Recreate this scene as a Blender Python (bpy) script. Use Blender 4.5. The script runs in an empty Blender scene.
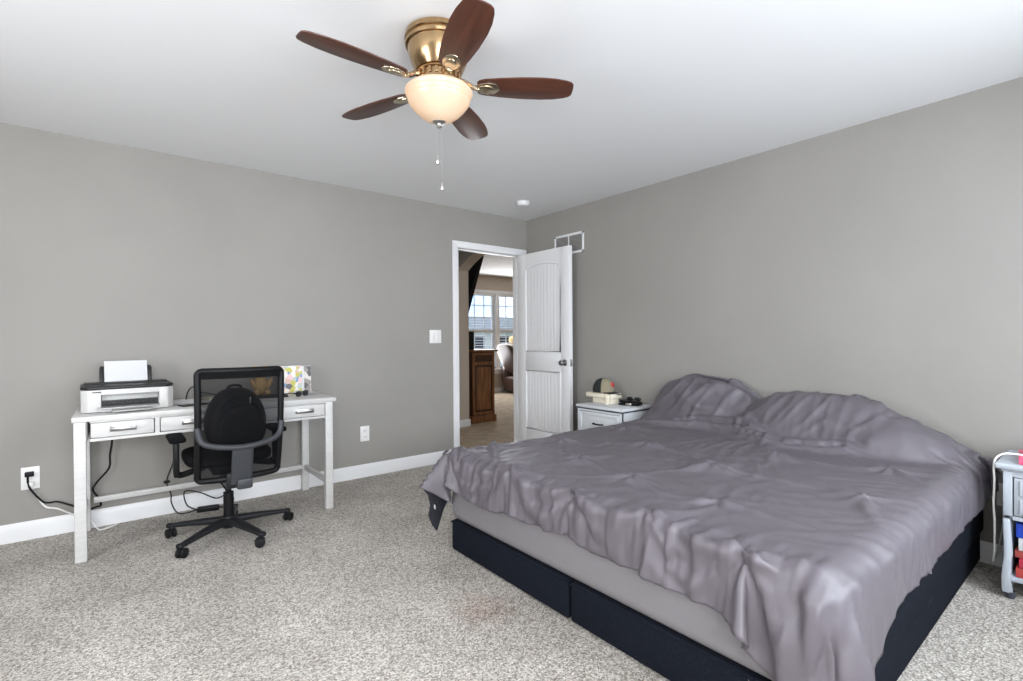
import bpy, bmesh, math, random
from mathutils import Vector, Matrix, noise
from math import sin, cos, pi, radians, hypot

random.seed(7)
SC = bpy.context.scene
COL = SC.collection

# ------------------------------------------------------------------ camera
# room frame: desk wall is y=0, bed wall is x=0, floor is z=0, metres
F_PX, YAW, PITCH, ROLL = 497.63, 0.675024, -0.0046765, -0.0068603
CAM_POS = Vector((-3.50014, -4.09276, 1.17206))
_f = Vector((sin(YAW)*cos(PITCH), cos(YAW)*cos(PITCH), sin(PITCH)))
_r = Vector((cos(YAW), -sin(YAW), 0))
_u = _r.cross(_f)
_R = _r*cos(ROLL) + _u*sin(ROLL)
_U = -_r*sin(ROLL) + _u*cos(ROLL)
cam_d = bpy.data.cameras.new('camera')
cam = bpy.data.objects.new('camera', cam_d)
COL.objects.link(cam)
cam_d.sensor_width = 36.0
cam_d.lens = F_PX/1023*36.0
cam_d.clip_start = 0.05
M4 = Matrix((_R, _U, -_f)).transposed().to_4x4()
M4.translation = CAM_POS
cam.matrix_world = M4
SC.camera = cam

# ------------------------------------------------------------------ view, world, daylight
SC.view_settings.view_transform = 'Standard'
SC.view_settings.look = 'None'
SC.view_settings.gamma = 1
SC.view_settings.use_curve_mapping = False
SC.view_settings.exposure = 0.5
SC.cycles.use_denoising = True
SC.cycles.max_bounces = 10
SC.cycles.diffuse_bounces = 6
SC.cycles.transparent_max_bounces = 12
SC.cycles.sample_clamp_indirect = 6.0

world = bpy.data.worlds.new('sky')
SC.world = world
world.use_nodes = True
wn = world.node_tree.nodes
wl = world.node_tree.links
wn.clear()
wo = wn.new('ShaderNodeOutputWorld')
wb = wn.new('ShaderNodeBackground')
wc = wn.new('ShaderNodeTexCoord')
wz = wn.new('ShaderNodeTexNoise')
wr = wn.new('ShaderNodeValToRGB')
wz.inputs['Scale'].default_value = 5.0
wz.inputs['Detail'].default_value = 5.0
wr.color_ramp.elements[0].position = 0.42
wr.color_ramp.elements[0].color = (0.42, 0.62, 1.0, 1)
wr.color_ramp.elements[1].position = 0.62
wr.color_ramp.elements[1].color = (1.0, 1.0, 1.0, 1)
wl.new(wc.outputs['Generated'], wz.inputs['Vector'])
wl.new(wz.outputs['Fac'], wr.inputs['Fac'])
wl.new(wr.outputs['Color'], wb.inputs['Color'])
wb.inputs['Strength'].default_value = 1.7
wl.new(wb.outputs[0], wo.inputs[0])


def window_and_hall_light(name, loc, direction, sx, sy, power, color):
    d = bpy.data.lights.new(name, 'AREA')
    d.shape = 'RECTANGLE'
    d.size, d.size_y = sx, sy
    d.energy = power
    d.color = color
    o = bpy.data.objects.new(name, d)
    COL.objects.link(o)
    o.location = loc
    o.rotation_euler = Vector(direction).to_track_quat('-Z', 'Z').to_euler()
    return o


# daylight entering through the two bedroom windows behind the camera, the one beside it, and the living room windows; last an unseen hall fill
window_and_hall_light('daylight_and_hall_fill', (-1.25, -5.03, 1.45), (-0.28, 1, -0.45), 1.55, 1.35, 52, (0.87, 0.94, 1.0))
window_and_hall_light('daylight_and_hall_fill', (-3.6, -5.03, 1.45), (0, 1, 0.22), 1.55, 1.35, 90, (0.95, 0.975, 1.0))
window_and_hall_light('daylight_and_hall_fill', (-5.43, -2.6, 1.45), (1, 0, 0.22), 1.55, 1.35, 44, (0.97, 0.98, 1.0))
window_and_hall_light('daylight_and_hall_fill', (3.0, 4.38, 1.35), (0, -1, -0.05), 1.6, 1.6, 50, (0.95, 0.97, 1.0))
window_and_hall_light('daylight_and_hall_fill', (-2.2, 0.8, 1.5), (1, 0, 0), 0.9, 1.6, 2.5, (1.0, 0.96, 0.9))  # unseen fill lamp brightening the hall; no window stands there

# ------------------------------------------------------------------ materials


def mat(name, color, rough=0.5, metal=0.0, spec=0.5, noise_amt=0.0, noise_scale=20.0, bump=0.0, bump_scale=200.0,
        stretch=None, color2=None, sheen=0.0, coat=0.0, emit=None, emit_s=0.0, trans=0.0):
    m = bpy.data.materials.new(name)
    m.use_nodes = True
    nt = m.node_tree
    b = nt.nodes['Principled BSDF']
    b.inputs['Base Color'].default_value = (*color, 1)
    b.inputs['Roughness'].default_value = rough
    b.inputs['Metallic'].default_value = metal
    b.inputs['Specular IOR Level'].default_value = spec
    if sheen:
        b.inputs['Sheen Weight'].default_value = sheen
        b.inputs['Sheen Roughness'].default_value = 0.4
    if coat:
        b.inputs['Coat Weight'].default_value = coat
        b.inputs['Coat Roughness'].default_value = 0.15
    if emit:
        b.inputs['Emission Color'].default_value = (*emit, 1)
        b.inputs['Emission Strength'].default_value = emit_s
    if trans:
        b.inputs['Transmission Weight'].default_value = trans
    vec = None
    if noise_amt or bump or color2:
        tc = nt.nodes.new('ShaderNodeTexCoord')
        mp = nt.nodes.new('ShaderNodeMapping')
        nt.links.new(tc.outputs['Object'], mp.inputs['Vector'])
        if stretch:
            mp.inputs['Scale'].default_value = stretch
        vec = mp.outputs['Vector']
    if noise_amt or color2:
        n = nt.nodes.new('ShaderNodeTexNoise')
        n.inputs['Scale'].default_value = noise_scale
        n.inputs['Detail'].default_value = 4
        nt.links.new(vec, n.inputs['Vector'])
        r = nt.nodes.new('ShaderNodeValToRGB')
        c2 = color2 or tuple(max(0, c*(1-noise_amt)) for c in color)
        c1 = color if color2 else tuple(min(1, c*(1+noise_amt)) for c in color)
        r.color_ramp.elements[0].position = 0.35
        r.color_ramp.elements[1].position = 0.65
        r.color_ramp.elements[0].color = (*c2, 1)
        r.color_ramp.elements[1].color = (*c1, 1)
        nt.links.new(n.outputs['Fac'], r.inputs['Fac'])
        nt.links.new(r.outputs['Color'], b.inputs['Base Color'])
    if bump:
        n2 = nt.nodes.new('ShaderNodeTexNoise')
        n2.inputs['Scale'].default_value = bump_scale
        n2.inputs['Detail'].default_value = 3
        nt.links.new(vec, n2.inputs['Vector'])
        bp = nt.nodes.new('ShaderNodeBump')
        bp.inputs['Strength'].default_value = bump
        bp.inputs['Distance'].default_value = 0.01
        nt.links.new(n2.outputs['Fac'], bp.inputs['Height'])
        nt.links.new(bp.outputs['Normal'], b.inputs['Normal'])
    return m


def carpet_material():
    m = bpy.data.materials.new('carpet')
    m.use_nodes = True
    nt = m.node_tree
    N = nt.nodes.new
    L = nt.links.new
    b = nt.nodes['Principled BSDF']
    b.inputs['Roughness'].default_value = 0.95
    b.inputs['Specular IOR Level'].default_value = 0.1
    tc = N('ShaderNodeTexCoord')
    n1 = N('ShaderNodeTexNoise')
    n1.inputs['Scale'].default_value = 165
    n1.inputs['Detail'].default_value = 2
    n1.inputs['Roughness'].default_value = 0.7
    n2 = N('ShaderNodeTexNoise')
    n2.inputs['Scale'].default_value = 3.0
    n2.inputs['Detail'].default_value = 3
    n3 = N('ShaderNodeTexVoronoi')
    n3.inputs['Scale'].default_value = 150
    for n in (n1, n2, n3):
        L(tc.outputs['Object'], n.inputs['Vector'])
    r = N('ShaderNodeValToRGB')
    e = r.color_ramp.elements
    e[0].position = 0.22
    e[0].color = (0.21, 0.185, 0.16, 1)
    e[1].position = 0.80
    e[1].color = (0.74, 0.705, 0.655, 1)
    mid = e.new(0.5)
    mid.color = (0.455, 0.425, 0.385, 1)
    n3.inputs['Scale'].default_value = 175
    sc_ = N('ShaderNodeSeparateColor')
    L(n3.outputs['Color'], sc_.inputs[0])
    mxs = N('ShaderNodeMix')
    mxs.inputs['Factor'].default_value = 0.55
    L(n1.outputs['Fac'], mxs.inputs['A'])
    L(sc_.outputs[0], mxs.inputs['B'])
    L(mxs.outputs['Result'], r.inputs['Fac'])
    r2 = N('ShaderNodeValToRGB')
    r2.color_ramp.elements[0].position = 0.3
    r2.color_ramp.elements[0].color = (0.84, 0.83, 0.82, 1)
    r2.color_ramp.elements[1].position = 0.7
    r2.color_ramp.elements[1].color = (1.08, 1.08, 1.08, 1)
    L(n2.outputs['Fac'], r2.inputs['Fac'])
    mx = N('ShaderNodeMix')
    mx.data_type = 'RGBA'
    mx.blend_type = 'MULTIPLY'
    mx.inputs['Factor'].default_value = 1.0
    L(r.outputs['Color'], mx.inputs['A'])
    L(r2.outputs['Color'], mx.inputs['B'])
    # a faint reddish spill beside the foot of the bed
    vd = N('ShaderNodeVectorMath')
    vd.operation = 'DISTANCE'
    vd.inputs[1].default_value = (-2.26, -2.33, 0)
    L(tc.outputs['Object'], vd.inputs[0])
    n4 = N('ShaderNodeTexNoise')
    n4.inputs['Scale'].default_value = 14
    L(tc.outputs['Object'], n4.inputs['Vector'])
    ad = N('ShaderNodeMath')
    ad.operation = 'MULTIPLY_ADD'
    ad.inputs[1].default_value = 0.25
    L(n4.outputs['Fac'], ad.inputs[0])
    L(vd.outputs['Value'], ad.inputs[2])
    mr = N('ShaderNodeMapRange')
    mr.inputs['From Min'].default_value = 0.30
    mr.inputs['From Max'].default_value = 0.14
    mr.inputs['To Min'].default_value = 0
    mr.inputs['To Max'].default_value = 0.45
    L(ad.outputs[0], mr.inputs['Value'])
    mx2 = N('ShaderNodeMix')
    mx2.data_type = 'RGBA'
    mx2.blend_type = 'MULTIPLY'
    mx2.inputs['B'].default_value = (0.62, 0.42, 0.36, 1)
    L(mr.outputs['Result'], mx2.inputs['Factor'])
    L(mx.outputs['Result'], mx2.inputs['A'])
    L(mx2.outputs['Result'], b.inputs['Base Color'])
    bp = N('ShaderNodeBump')
    bp.inputs['Strength'].default_value = 0.45
    bp.inputs['Distance'].default_value = 0.012
    sm = N('ShaderNodeMath')
    sm.operation = 'ADD'
    L(n1.outputs['Fac'], sm.inputs[0])
    L(n3.outputs['Distance'], sm.inputs[1])
    L(sm.outputs[0], bp.inputs['Height'])
    L(bp.outputs['Normal'], b.inputs['Normal'])
    return m


def mesh_fabric(name, color, alpha):
    m = bpy.data.materials.new(name)
    m.use_nodes = True
    nt = m.node_tree
    b = nt.nodes['Principled BSDF']
    b.inputs['Base Color'].default_value = (*color, 1)
    b.inputs['Roughness'].default_value = 0.8
    b.inputs['Specular IOR Level'].default_value = 0.08
    t = nt.nodes.new('ShaderNodeBsdfTransparent')
    mx = nt.nodes.new('ShaderNodeMixShader')
    mx.inputs[0].default_value = alpha
    nt.links.new(t.outputs[0], mx.inputs[1])
    nt.links.new(b.outputs[0], mx.inputs[2])
    nt.links.new(mx.outputs[0], nt.nodes['Material Output'].inputs['Surface'])
    return m


def wood(name, c1, c2, rough=0.35, axis=0, scale=9.0, coat=0.0):
    st = [14, 14, 14]
    st[axis] = 1.2
    m = mat(name, c1, rough, noise_amt=0.0, color2=c2, noise_scale=scale/3, stretch=tuple(st), coat=coat)
    return m


def patchwork(name, cols, scale):
    m = bpy.data.materials.new(name)
    m.use_nodes = True
    nt = m.node_tree
    b = nt.nodes['Principled BSDF']
    tc = nt.nodes.new('ShaderNodeTexCoord')
    v = nt.nodes.new('ShaderNodeTexVoronoi')
    v.inputs['Scale'].default_value = scale
    nt.links.new(tc.outputs['Object'], v.inputs['Vector'])
    sp = nt.nodes.new('ShaderNodeSeparateColor')
    nt.links.new(v.outputs['Color'], sp.inputs[0])
    r = nt.nodes.new('ShaderNodeValToRGB')
    r.color_ramp.interpolation = 'CONSTANT'
    e = r.color_ramp.elements
    while len(e) < len(cols):
        e.new(0.5)
    for i, c in enumerate(cols):
        e[i].position = i/len(cols)
        e[i].color = (*c, 1)
    nt.links.new(sp.outputs[0], r.inputs['Fac'])
    nt.links.new(r.outputs['Color'], b.inputs['Base Color'])
    b.inputs['Roughness'].default_value = 0.4
    return m


M = {}
M['carpet'] = carpet_material()
M['wall'] = mat('wall_paint', (0.298, 0.284, 0.263), 0.6, spec=0.3, noise_amt=0.03, noise_scale=1.5, bump=0.05, bump_scale=160)
M['beige'] = mat('beige_paint', (0.47, 0.40, 0.33), 0.7, spec=0.3)
M['ceiling'] = mat('ceiling_paint', (0.76, 0.76, 0.76), 0.85, spec=0.1, bump=0.06, bump_scale=60)
M['trim'] = mat('white_trim_paint', (0.77, 0.77, 0.775), 0.35, spec=0.4)
M['door'] = mat('white_door_paint', (0.80, 0.80, 0.805), 0.4, spec=0.4)
M['plate'] = mat('white_plastic', (0.80, 0.79, 0.77), 0.3)
M['desk'] = mat('white_desk_paint', (0.56, 0.55, 0.535), 0.4, noise_amt=0.04, noise_scale=12, stretch=(1, 6, 6))
M['nickel'] = mat('brushed_nickel', (0.55, 0.53, 0.50), 0.28, metal=1.0)
M['dark_nickel'] = mat('dark_nickel', (0.30, 0.29, 0.28), 0.3, metal=1.0)
M['brass'] = mat('antique_brass', (0.46, 0.31, 0.165), 0.22, metal=1.0, noise_amt=0.08, noise_scale=6, stretch=(8, 8, 1))
M['iron'] = mat('aged_nickel', (0.58, 0.49, 0.36), 0.22, metal=1.0)
M['black'] = mat('black_plastic', (0.005, 0.005, 0.0055), 0.45, spec=0.22)
M['charcoal'] = mat('charcoal_plastic', (0.014, 0.0145, 0.016), 0.45, spec=0.22)
M['rubber'] = mat('black_rubber', (0.008, 0.008, 0.009), 0.6, spec=0.2)
M['graphite'] = mat('graphite_plastic', (0.04, 0.042, 0.047), 0.45, spec=0.3)
M['mesh'] = mesh_fabric('black_mesh', (0.005, 0.005, 0.006), 0.74)
M['seatfab'] = mat('black_fabric', (0.006, 0.006, 0.0065), 0.9, spec=0.1, bump=0.2, bump_scale=400)
M['packfab'] = mat('black_nylon', (0.006, 0.006, 0.0065), 0.6, spec=0.25, bump=0.15, bump_scale=300)
M['walnut'] = wood('walnut_blade', (0.085, 0.026, 0.012), (0.045, 0.014, 0.008), 0.42, axis=0, coat=0.08)
M['cabwood'] = wood('brown_cabinet_wood', (0.26, 0.115, 0.04), (0.13, 0.05, 0.018), 0.38, axis=2, coat=0.2)
M['cabshade'] = wood('shaded_cabinet_wood', (0.06, 0.024, 0.009), (0.04, 0.015, 0.006), 0.4, axis=2)  # cabinet wood darkened so gaps round the end panel read as shade
M['comforter'] = mat('grey_sateen', (0.112, 0.099, 0.114), 0.47, spec=0.55, bump=0.04, bump_scale=40)
M['under'] = mat('dark_patterned_lining', (0.012, 0.013, 0.02), 0.8, noise_amt=0.4, noise_scale=60)
M['sheet'] = mat('grey_sheet', (0.19, 0.18, 0.188), 0.55, bump=0.05, bump_scale=12)
M['base'] = mat('charcoal_upholstery', (0.0085, 0.0105, 0.016), 0.95, spec=0.08, noise_amt=0.25, noise_scale=120, bump=0.25, bump_scale=260)
M['white_ticking'] = mat('white_ticking', (0.7, 0.72, 0.75), 0.8)
M['printer'] = mat('printer_white', (0.56, 0.55, 0.535), 0.35)
M['printer_grey'] = mat('printer_grey', (0.38, 0.38, 0.37), 0.4)
M['printer_dark'] = mat('printer_dark', (0.02, 0.02, 0.02), 0.4, spec=0.3)
M['paper'] = mat('paper_white', (0.66, 0.66, 0.67), 0.8)
M['cream'] = mat('cream_plastic', (0.80, 0.74, 0.60), 0.5)
M['nsgrey'] = mat('pale_grey_paint', (0.60, 0.62, 0.64), 0.4)
M['nsblue'] = mat('blue_grey_paint', (0.44, 0.48, 0.53), 0.42)
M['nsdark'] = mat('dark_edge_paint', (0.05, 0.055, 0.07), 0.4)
M['capfab'] = mat('khaki_cotton', (0.25, 0.22, 0.15), 0.9, bump=0.1, bump_scale=300)
M['capblack'] = mat('black_cotton', (0.015, 0.016, 0.016), 0.9)
M['red'] = mat('red_print', (0.45, 0.05, 0.04), 0.6)
M['pink'] = mat('pink_cover', (0.80, 0.10, 0.20), 0.5)
M['teal'] = mat('teal_cover', (0.02, 0.22, 0.24), 0.5)
M['blue'] = mat('blue_cover', (0.02, 0.07, 0.55), 0.45)
M['leather'] = mat('brown_leather', (0.06, 0.032, 0.024), 0.4, bump=0.1, bump_scale=60)
M['tan'] = mat('tan_fabric', (0.45, 0.30, 0.14), 0.9)
M['throw'] = mat('cream_fleece', (0.55, 0.49, 0.42), 0.95, bump=0.3, bump_scale=50)
M['white_wire'] = mat('white_wire', (0.75, 0.74, 0.72), 0.4)
M['slat'] = mat('white_blind', (0.85, 0.85, 0.84), 0.5)
M['collage'] = patchwork('collage_print', [(0.70, 0.66, 0.60), (0.16, 0.28, 0.46), (0.50, 0.46, 0.08), (0.62, 0.42, 0.34), (0.78, 0.75, 0.70), (0.10, 0.10, 0.12), (0.75, 0.50, 0.50), (0.42, 0.48, 0.44)], 30)
M['greyprint'] = patchwork('grey_print', [(0.55, 0.50, 0.46), (0.25, 0.22, 0.20), (0.05, 0.05, 0.05), (0.62, 0.58, 0.54)], 30)
M['house'] = mat('pale_siding', (0.62, 0.60, 0.58), 0.8)
M['roof'] = mat('grey_shingle', (0.20, 0.19, 0.20), 0.9)
M['leaf'] = mat('green_leaf', (0.10, 0.20, 0.06), 0.9, noise_amt=0.5, noise_scale=4)
M['bark'] = mat('bark', (0.10, 0.07, 0.05), 0.9)
M['grass'] = mat('lawn', (0.12, 0.2, 0.06), 0.95)
M['glass'] = mat('window_glass', (1, 1, 1), 0.0, trans=1.0)
M['tvscreen'] = mat('tv_screen', (0.015, 0.017, 0.02), 0.15)


def bowl_glass():
    m = bpy.data.materials.new('frosted_lamp_glass')
    m.use_nodes = True
    nt = m.node_tree
    nt.nodes.clear()
    out = nt.nodes.new('ShaderNodeOutputMaterial')
    d = nt.nodes.new('ShaderNodeBsdfDiffuse')
    t = nt.nodes.new('ShaderNodeBsdfTranslucent')
    g = nt.nodes.new('ShaderNodeBsdfGlossy')
    e = nt.nodes.new('ShaderNodeEmission')
    d.inputs['Color'].default_value = (0.60, 0.465, 0.34, 1)
    t.inputs['Color'].default_value = (0.55, 0.40, 0.25, 1)
    g.inputs['Roughness'].default_value = 0.2
    e.inputs['Color'].default_value = (1.0, 0.66, 0.34, 1)
    e.inputs['Strength'].default_value = 0.09
    a = nt.nodes.new('ShaderNodeMixShader')
    a.inputs[0].default_value = 0.10
    b = nt.nodes.new('ShaderNodeMixShader')
    b.inputs[0].default_value = 0.06
    c = nt.nodes.new('ShaderNodeAddShader')
    L = nt.links.new
    L(d.outputs[0], a.inputs[1])
    L(t.outputs[0], a.inputs[2])
    L(a.outputs[0], b.inputs[1])
    L(g.outputs[0], b.inputs[2])
    L(b.outputs[0], c.inputs[0])
    L(e.outputs[0], c.inputs[1])
    L(c.outputs[0], out.inputs['Surface'])
    return m


M['bowl'] = bowl_glass()

# ------------------------------------------------------------------ builders


class MB:
    """collects shapes and links them as ONE mesh object"""

    def __init__(self):
        self.bm = bmesh.new()

    def _new(self, fn):
        tmp = bmesh.new()
        fn(tmp)
        me = bpy.data.meshes.new('tmp')
        tmp.to_mesh(me)
        tmp.free()
        self.bm.from_mesh(me)
        bpy.data.meshes.remove(me)
        return self

    def box(self, x0, x1, y0, y1, z0, z1, bev=0.0, seg=2, mx=None):
        def fn(t):
            bmesh.ops.create_cube(t, size=1)
            for v in t.verts:
                v.co = Vector(((x0+x1)/2+v.co.x*(x1-x0), (y0+y1)/2+v.co.y*(y1-y0), (z0+z1)/2+v.co.z*(z1-z0)))
            if bev:
                bmesh.ops.bevel(t, geom=t.edges[:], offset=bev, segments=seg, profile=0.5, affect='EDGES')
            if mx:
                t.transform(mx)
        return self._new(fn)

    def prism(self, pts, axis, a, b, bev=0.0, mx=None):
        """outline of 2-D points extruded along axis 0/1/2 from a to b"""
        def P(p, c):
            return (c, p[0], p[1]) if axis == 0 else (p[0], c, p[1]) if axis == 1 else (p[0], p[1], c)

        def fn(t):
            lo = [t.verts.new(P(p, a)) for p in pts]
            hi = [t.verts.new(P(p, b)) for p in pts]
            t.faces.new(lo)
            t.faces.new(hi)
            n = len(pts)
            for i in range(n):
                t.faces.new((lo[i], lo[(i+1) % n], hi[(i+1) % n], hi[i]))
            bmesh.ops.recalc_face_normals(t, faces=t.faces[:])
            if bev:
                bmesh.ops.bevel(t, geom=t.edges[:], offset=bev, segments=2, profile=0.5, affect='EDGES')
            if mx:
                t.transform(mx)
        return self._new(fn)

    def tube(self, pts, r, seg=8, closed=False, smooth=0, mx=None, flat=None):
        pts = [Vector(p) for p in pts]
        if smooth:
            pts = catmull(pts, smooth, closed)
        rad = r if callable(r) else (lambda u: r)

        def fn(t):
            n = len(pts)
            rings = []
            up = None
            for i, p in enumerate(pts):
                if closed:
                    d = pts[(i+1) % n]-pts[(i-1) % n]
                else:
                    d = pts[min(i+1, n-1)]-pts[max(i-1, 0)]
                d.normalize()
                if up is None:
                    up = Vector((0, 0, 1)) if abs(d.z) < 0.9 else Vector((1, 0, 0))
                s = d.cross(up)
                if s.length < 1e-6:
                    s = d.orthogonal()
                s.normalize()
                up = s.cross(d).normalized()
                rr = rad(i/(n-1))
                ru = rr*(flat if flat else 1)
                rings.append([t.verts.new(p+s*rr*cos(2*pi*k/seg)+up*ru*sin(2*pi*k/seg)) for k in range(seg)])
            m = n if closed else n-1
            for i in range(m):
                A, B = rings[i], rings[(i+1) % n]
                for k in range(seg):
                    t.faces.new((A[k], A[(k+1) % seg], B[(k+1) % seg], B[k]))
            if not closed:
                t.faces.new(rings[0][::-1])
                t.faces.new(rings[-1])
            bmesh.ops.recalc_face_normals(t, faces=t.faces[:])
            if mx:
                t.transform(mx)
        return self._new(fn)

    def lathe(self, prof, seg=32, c=(0, 0, 0), mx=None):
        """profile of (radius, z) turned about the z axis"""
        def fn(t):
            rings = []
            for (r, z) in prof:
                if r < 1e-6:
                    rings.append([t.verts.new((c[0], c[1], c[2]+z))])
                else:
                    rings.append([t.verts.new((c[0]+r*cos(2*pi*k/seg), c[1]+r*sin(2*pi*k/seg), c[2]+z)) for k in range(seg)])
            for A, B in zip(rings[:-1], rings[1:]):
                for k in range(seg):
                    k2 = (k+1) % seg
                    if len(A) == 1 and len(B) == 1:
                        continue
                    if len(A) == 1:
                        t.faces.new((A[0], B[k2], B[k]))
                    elif len(B) == 1:
                        t.faces.new((A[k], A[k2], B[0]))
                    else:
                        t.faces.new((A[k], A[k2], B[k2], B[k]))
            bmesh.ops.recalc_face_normals(t, faces=t.faces[:])
            if mx:
                t.transform(mx)
        return self._new(fn)

    def blob(self, c, s, e=2.0, nu=32, nv=20, fn2=None, mx=None):
        """super-ellipsoid cushion shape"""
        def sp(v, k):
            return math.copysign(abs(v)**k, v)

        def fn(t):
            bmesh.ops.create_uvsphere(t, u_segments=nu, v_segments=nv, radius=1)
            k = 2.0/e
            for v in t.verts:
                x, y, z = v.co
                q = Vector((sp(x, k), sp(y, k), sp(z, k)))
                if fn2:
                    q = fn2(q)
                v.co = Vector((c[0]+q.x*s[0], c[1]+q.y*s[1], c[2]+q.z*s[2]))
            if mx:
                t.transform(mx)
        return self._new(fn)

    def grid(self, nu, nv, f):
        def fn(t):
            V = [[t.verts.new(f(i/nu, j/nv)) for j in range(nv+1)] for i in range(nu+1)]
            for i in range(nu):
                for j in range(nv):
                    t.faces.new((V[i][j], V[i+1][j], V[i+1][j+1], V[i][j+1]))
        return self._new(fn)

    def build(self, name, m, parent=None, label=None, angle=40, smooth=True):
        me = bpy.data.meshes.new(name)
        self.bm.to_mesh(me)
        self.bm.free()
        for mm in (m if isinstance(m, (list, tuple)) else [m]):
            me.materials.append(mm)
        if smooth:
            for p in me.polygons:
                p.use_smooth = True
            me.set_sharp_from_angle(angle=radians(angle))
        o = bpy.data.objects.new(name, me)
        COL.objects.link(o)
        if parent:
            o.parent = parent
        if label:
            o['label'] = label
        return o


def catmull(pts, n, closed=False):
    out = []
    L = len(pts)
    rng = L if closed else L-1
    for i in range(rng):
        if closed:
            p0, p1, p2, p3 = pts[(i-1) % L], pts[i], pts[(i+1) % L], pts[(i+2) % L]
        else:
            p0, p1, p2, p3 = pts[max(i-1, 0)], pts[i], pts[i+1], pts[min(i+2, L-1)]
        for k in range(n):
            t = k/n
            out.append(0.5*((2*p1)+(p2-p0)*t+(2*p0-5*p1+4*p2-p3)*t*t+(3*p1-p0-3*p2+p3)*t**3))
    if not closed:
        out.append(pts[-1])
    return out


def tag(o, label, cat, group=None):
    o['label'] = label
    o['category'] = cat
    if group:
        o['group'] = group
    return o


def thing(name, label, cat, loc=(0, 0, 0), rz=0.0, group=None):
    o = bpy.data.objects.new(name, None)
    o.empty_display_size = 0.1
    COL.objects.link(o)
    o.location = loc
    o.rotation_euler = (0, 0, rz)
    return tag(o, label, cat, group)


def solo(mb, name, m, label, cat, loc=(0, 0, 0), rz=0.0, group=None):
    o = mb.build(name, m)
    o.location = loc
    o.rotation_euler = (0, 0, rz)
    return tag(o, label, cat, group)


def struct(mb, name, m, parent=None, label=None):
    o = mb.build(name, m, parent, label)
    if not parent:
        o['kind'] = 'structure'
    return o


def copy_tree(o, parent=None):
    c = o.copy()
    COL.objects.link(c)
    if parent:
        c.parent = parent
    for ch in list(o.children):
        copy_tree(ch, c)
    return c


def rot(axis, deg, at=(0, 0, 0)):
    return Matrix.Translation(at) @ Matrix.Rotation(radians(deg), 4, axis) @ Matrix.Translation(-Vector(at))


# ================================================================== SETTING
H = 2.44
XW, YB = -5.35, -4.95           # far side of the bedroom, wall behind the camera
DX0, DX1, DZ = -0.885, -0.105, 2.053   # doorway in the desk wall

struct(MB().box(-6.5, 6, -6, 6, -0.2, 0.0), 'floor', M['carpet'])
struct(MB().box(XW-0.12, 0.12, YB-0.12, 0.12, H, H+0.1), 'ceiling', M['ceiling'])
# desk wall with the doorway
struct(MB().box(XW-0.12, DX0-0.015, 0, 0.12, 0, H).box(DX0-0.015, DX1+0.015, 0, 0.12, DZ+0.015, H).box(DX1+0.015, 0.25, 0, 0.12, 0, H), 'wall_left', M['wall'])
struct(MB().box(0, 0.12, YB-0.12, -0.0005, 0, H), 'wall_right', M['wall'])


def wall_with_window(axis, a0, a1, w, c0, c1, z0, z1, name):
    mb = MB()
    for (p, q, s, t) in ((a0, w[0], 0, H), (w[-1], a1, 0, H)):
        mb.box(*((p, q, c0, c1, s, t) if axis == 0 else (c0, c1, p, q, s, t)))
    for k in range(0, len(w), 2):
        for (s, t) in ((0, z0), (z1, H)):
            mb.box(*((w[k], w[k+1], c0, c1, s, t) if axis == 0 else (c0, c1, w[k], w[k+1], s, t)))
    for k in range(1, len(w)-1, 2):
        mb.box(*((w[k], w[k+1], c0, c1, 0, H) if axis == 0 else (c0, c1, w[k], w[k+1], 0, H)))
    return struct(mb, name, M['wall'])


wall_with_window(0, XW-0.12, 0.0, (-4.4, -2.8, -2.05, -0.45), YB-0.12, YB, 0.75, 2.15, 'wall_behind')
wall_with_window(1, YB, 0, (-3.4, -1.8), XW-0.12, XW, 0.75, 2.15, 'wall_beside')


def frame_window(name, axis, a0, a1, c, z0, z1, t=0.05):
    """white window frame with a mid rail, in a wall plane"""
    mb = MB()
    am = (a0+a1)/2
    for (p, q, s, u) in ((a0, a0+t, z0, z1), (a1-t, a1, z0, z1), (a0, a1, z0, z0+t), (a0, a1, z1-t, z1), (a0, a1, (z0+z1)/2-0.02, (z0+z1)/2+0.02), (am-0.012, am+0.012, z0, z1)):
        mb.box(*((p, q, c-0.03, c+0.03, s, u) if axis == 0 else (c-0.03, c+0.03, p, q, s, u)), bev=0.003)
    return struct(mb, name, M['trim'])


frame_window('window_1', 0, -2.05, -0.45, YB-0.09, 0.75, 2.15, 0.06)
frame_window('window_2', 0, -4.4, -2.8, YB-0.09, 0.75, 2.15, 0.06)
frame_window('window_3', 1, -3.4, -1.8, XW-0.09, 0.75, 2.15, 0.06)


def baseboard(name, axis, a0, a1, c, sgn, m=None):
    """moulded skirting: c is the wall plane, sgn the side it sticks out to"""
    prof = [(0, 0), (0.014, 0), (0.014, 0.078), (0.011, 0.088), (0.009, 0.095), (0.004, 0.108), (0, 0.108)]
    mb = MB()
    if axis == 0:      # runs along x, offset in y
        mb.prism([(c+sgn*p[0], p[1]) for p in prof], 0, a0, a1)
    else:              # runs along y, offset in x
        mb.prism([(c+sgn*p[0], p[1]) for p in prof], 1, a0, a1)
    return struct(mb, name, m or M['trim'])


baseboard('baseboard_left', 0, XW, -0.953, 0, -1)
baseboard('baseboard_right', 1, YB, -0.02, 0, -1)
baseboard('baseboard_behind', 0, XW, 0, YB, 1)
baseboard('baseboard_beside', 1, YB, 0, XW, 1)

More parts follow.
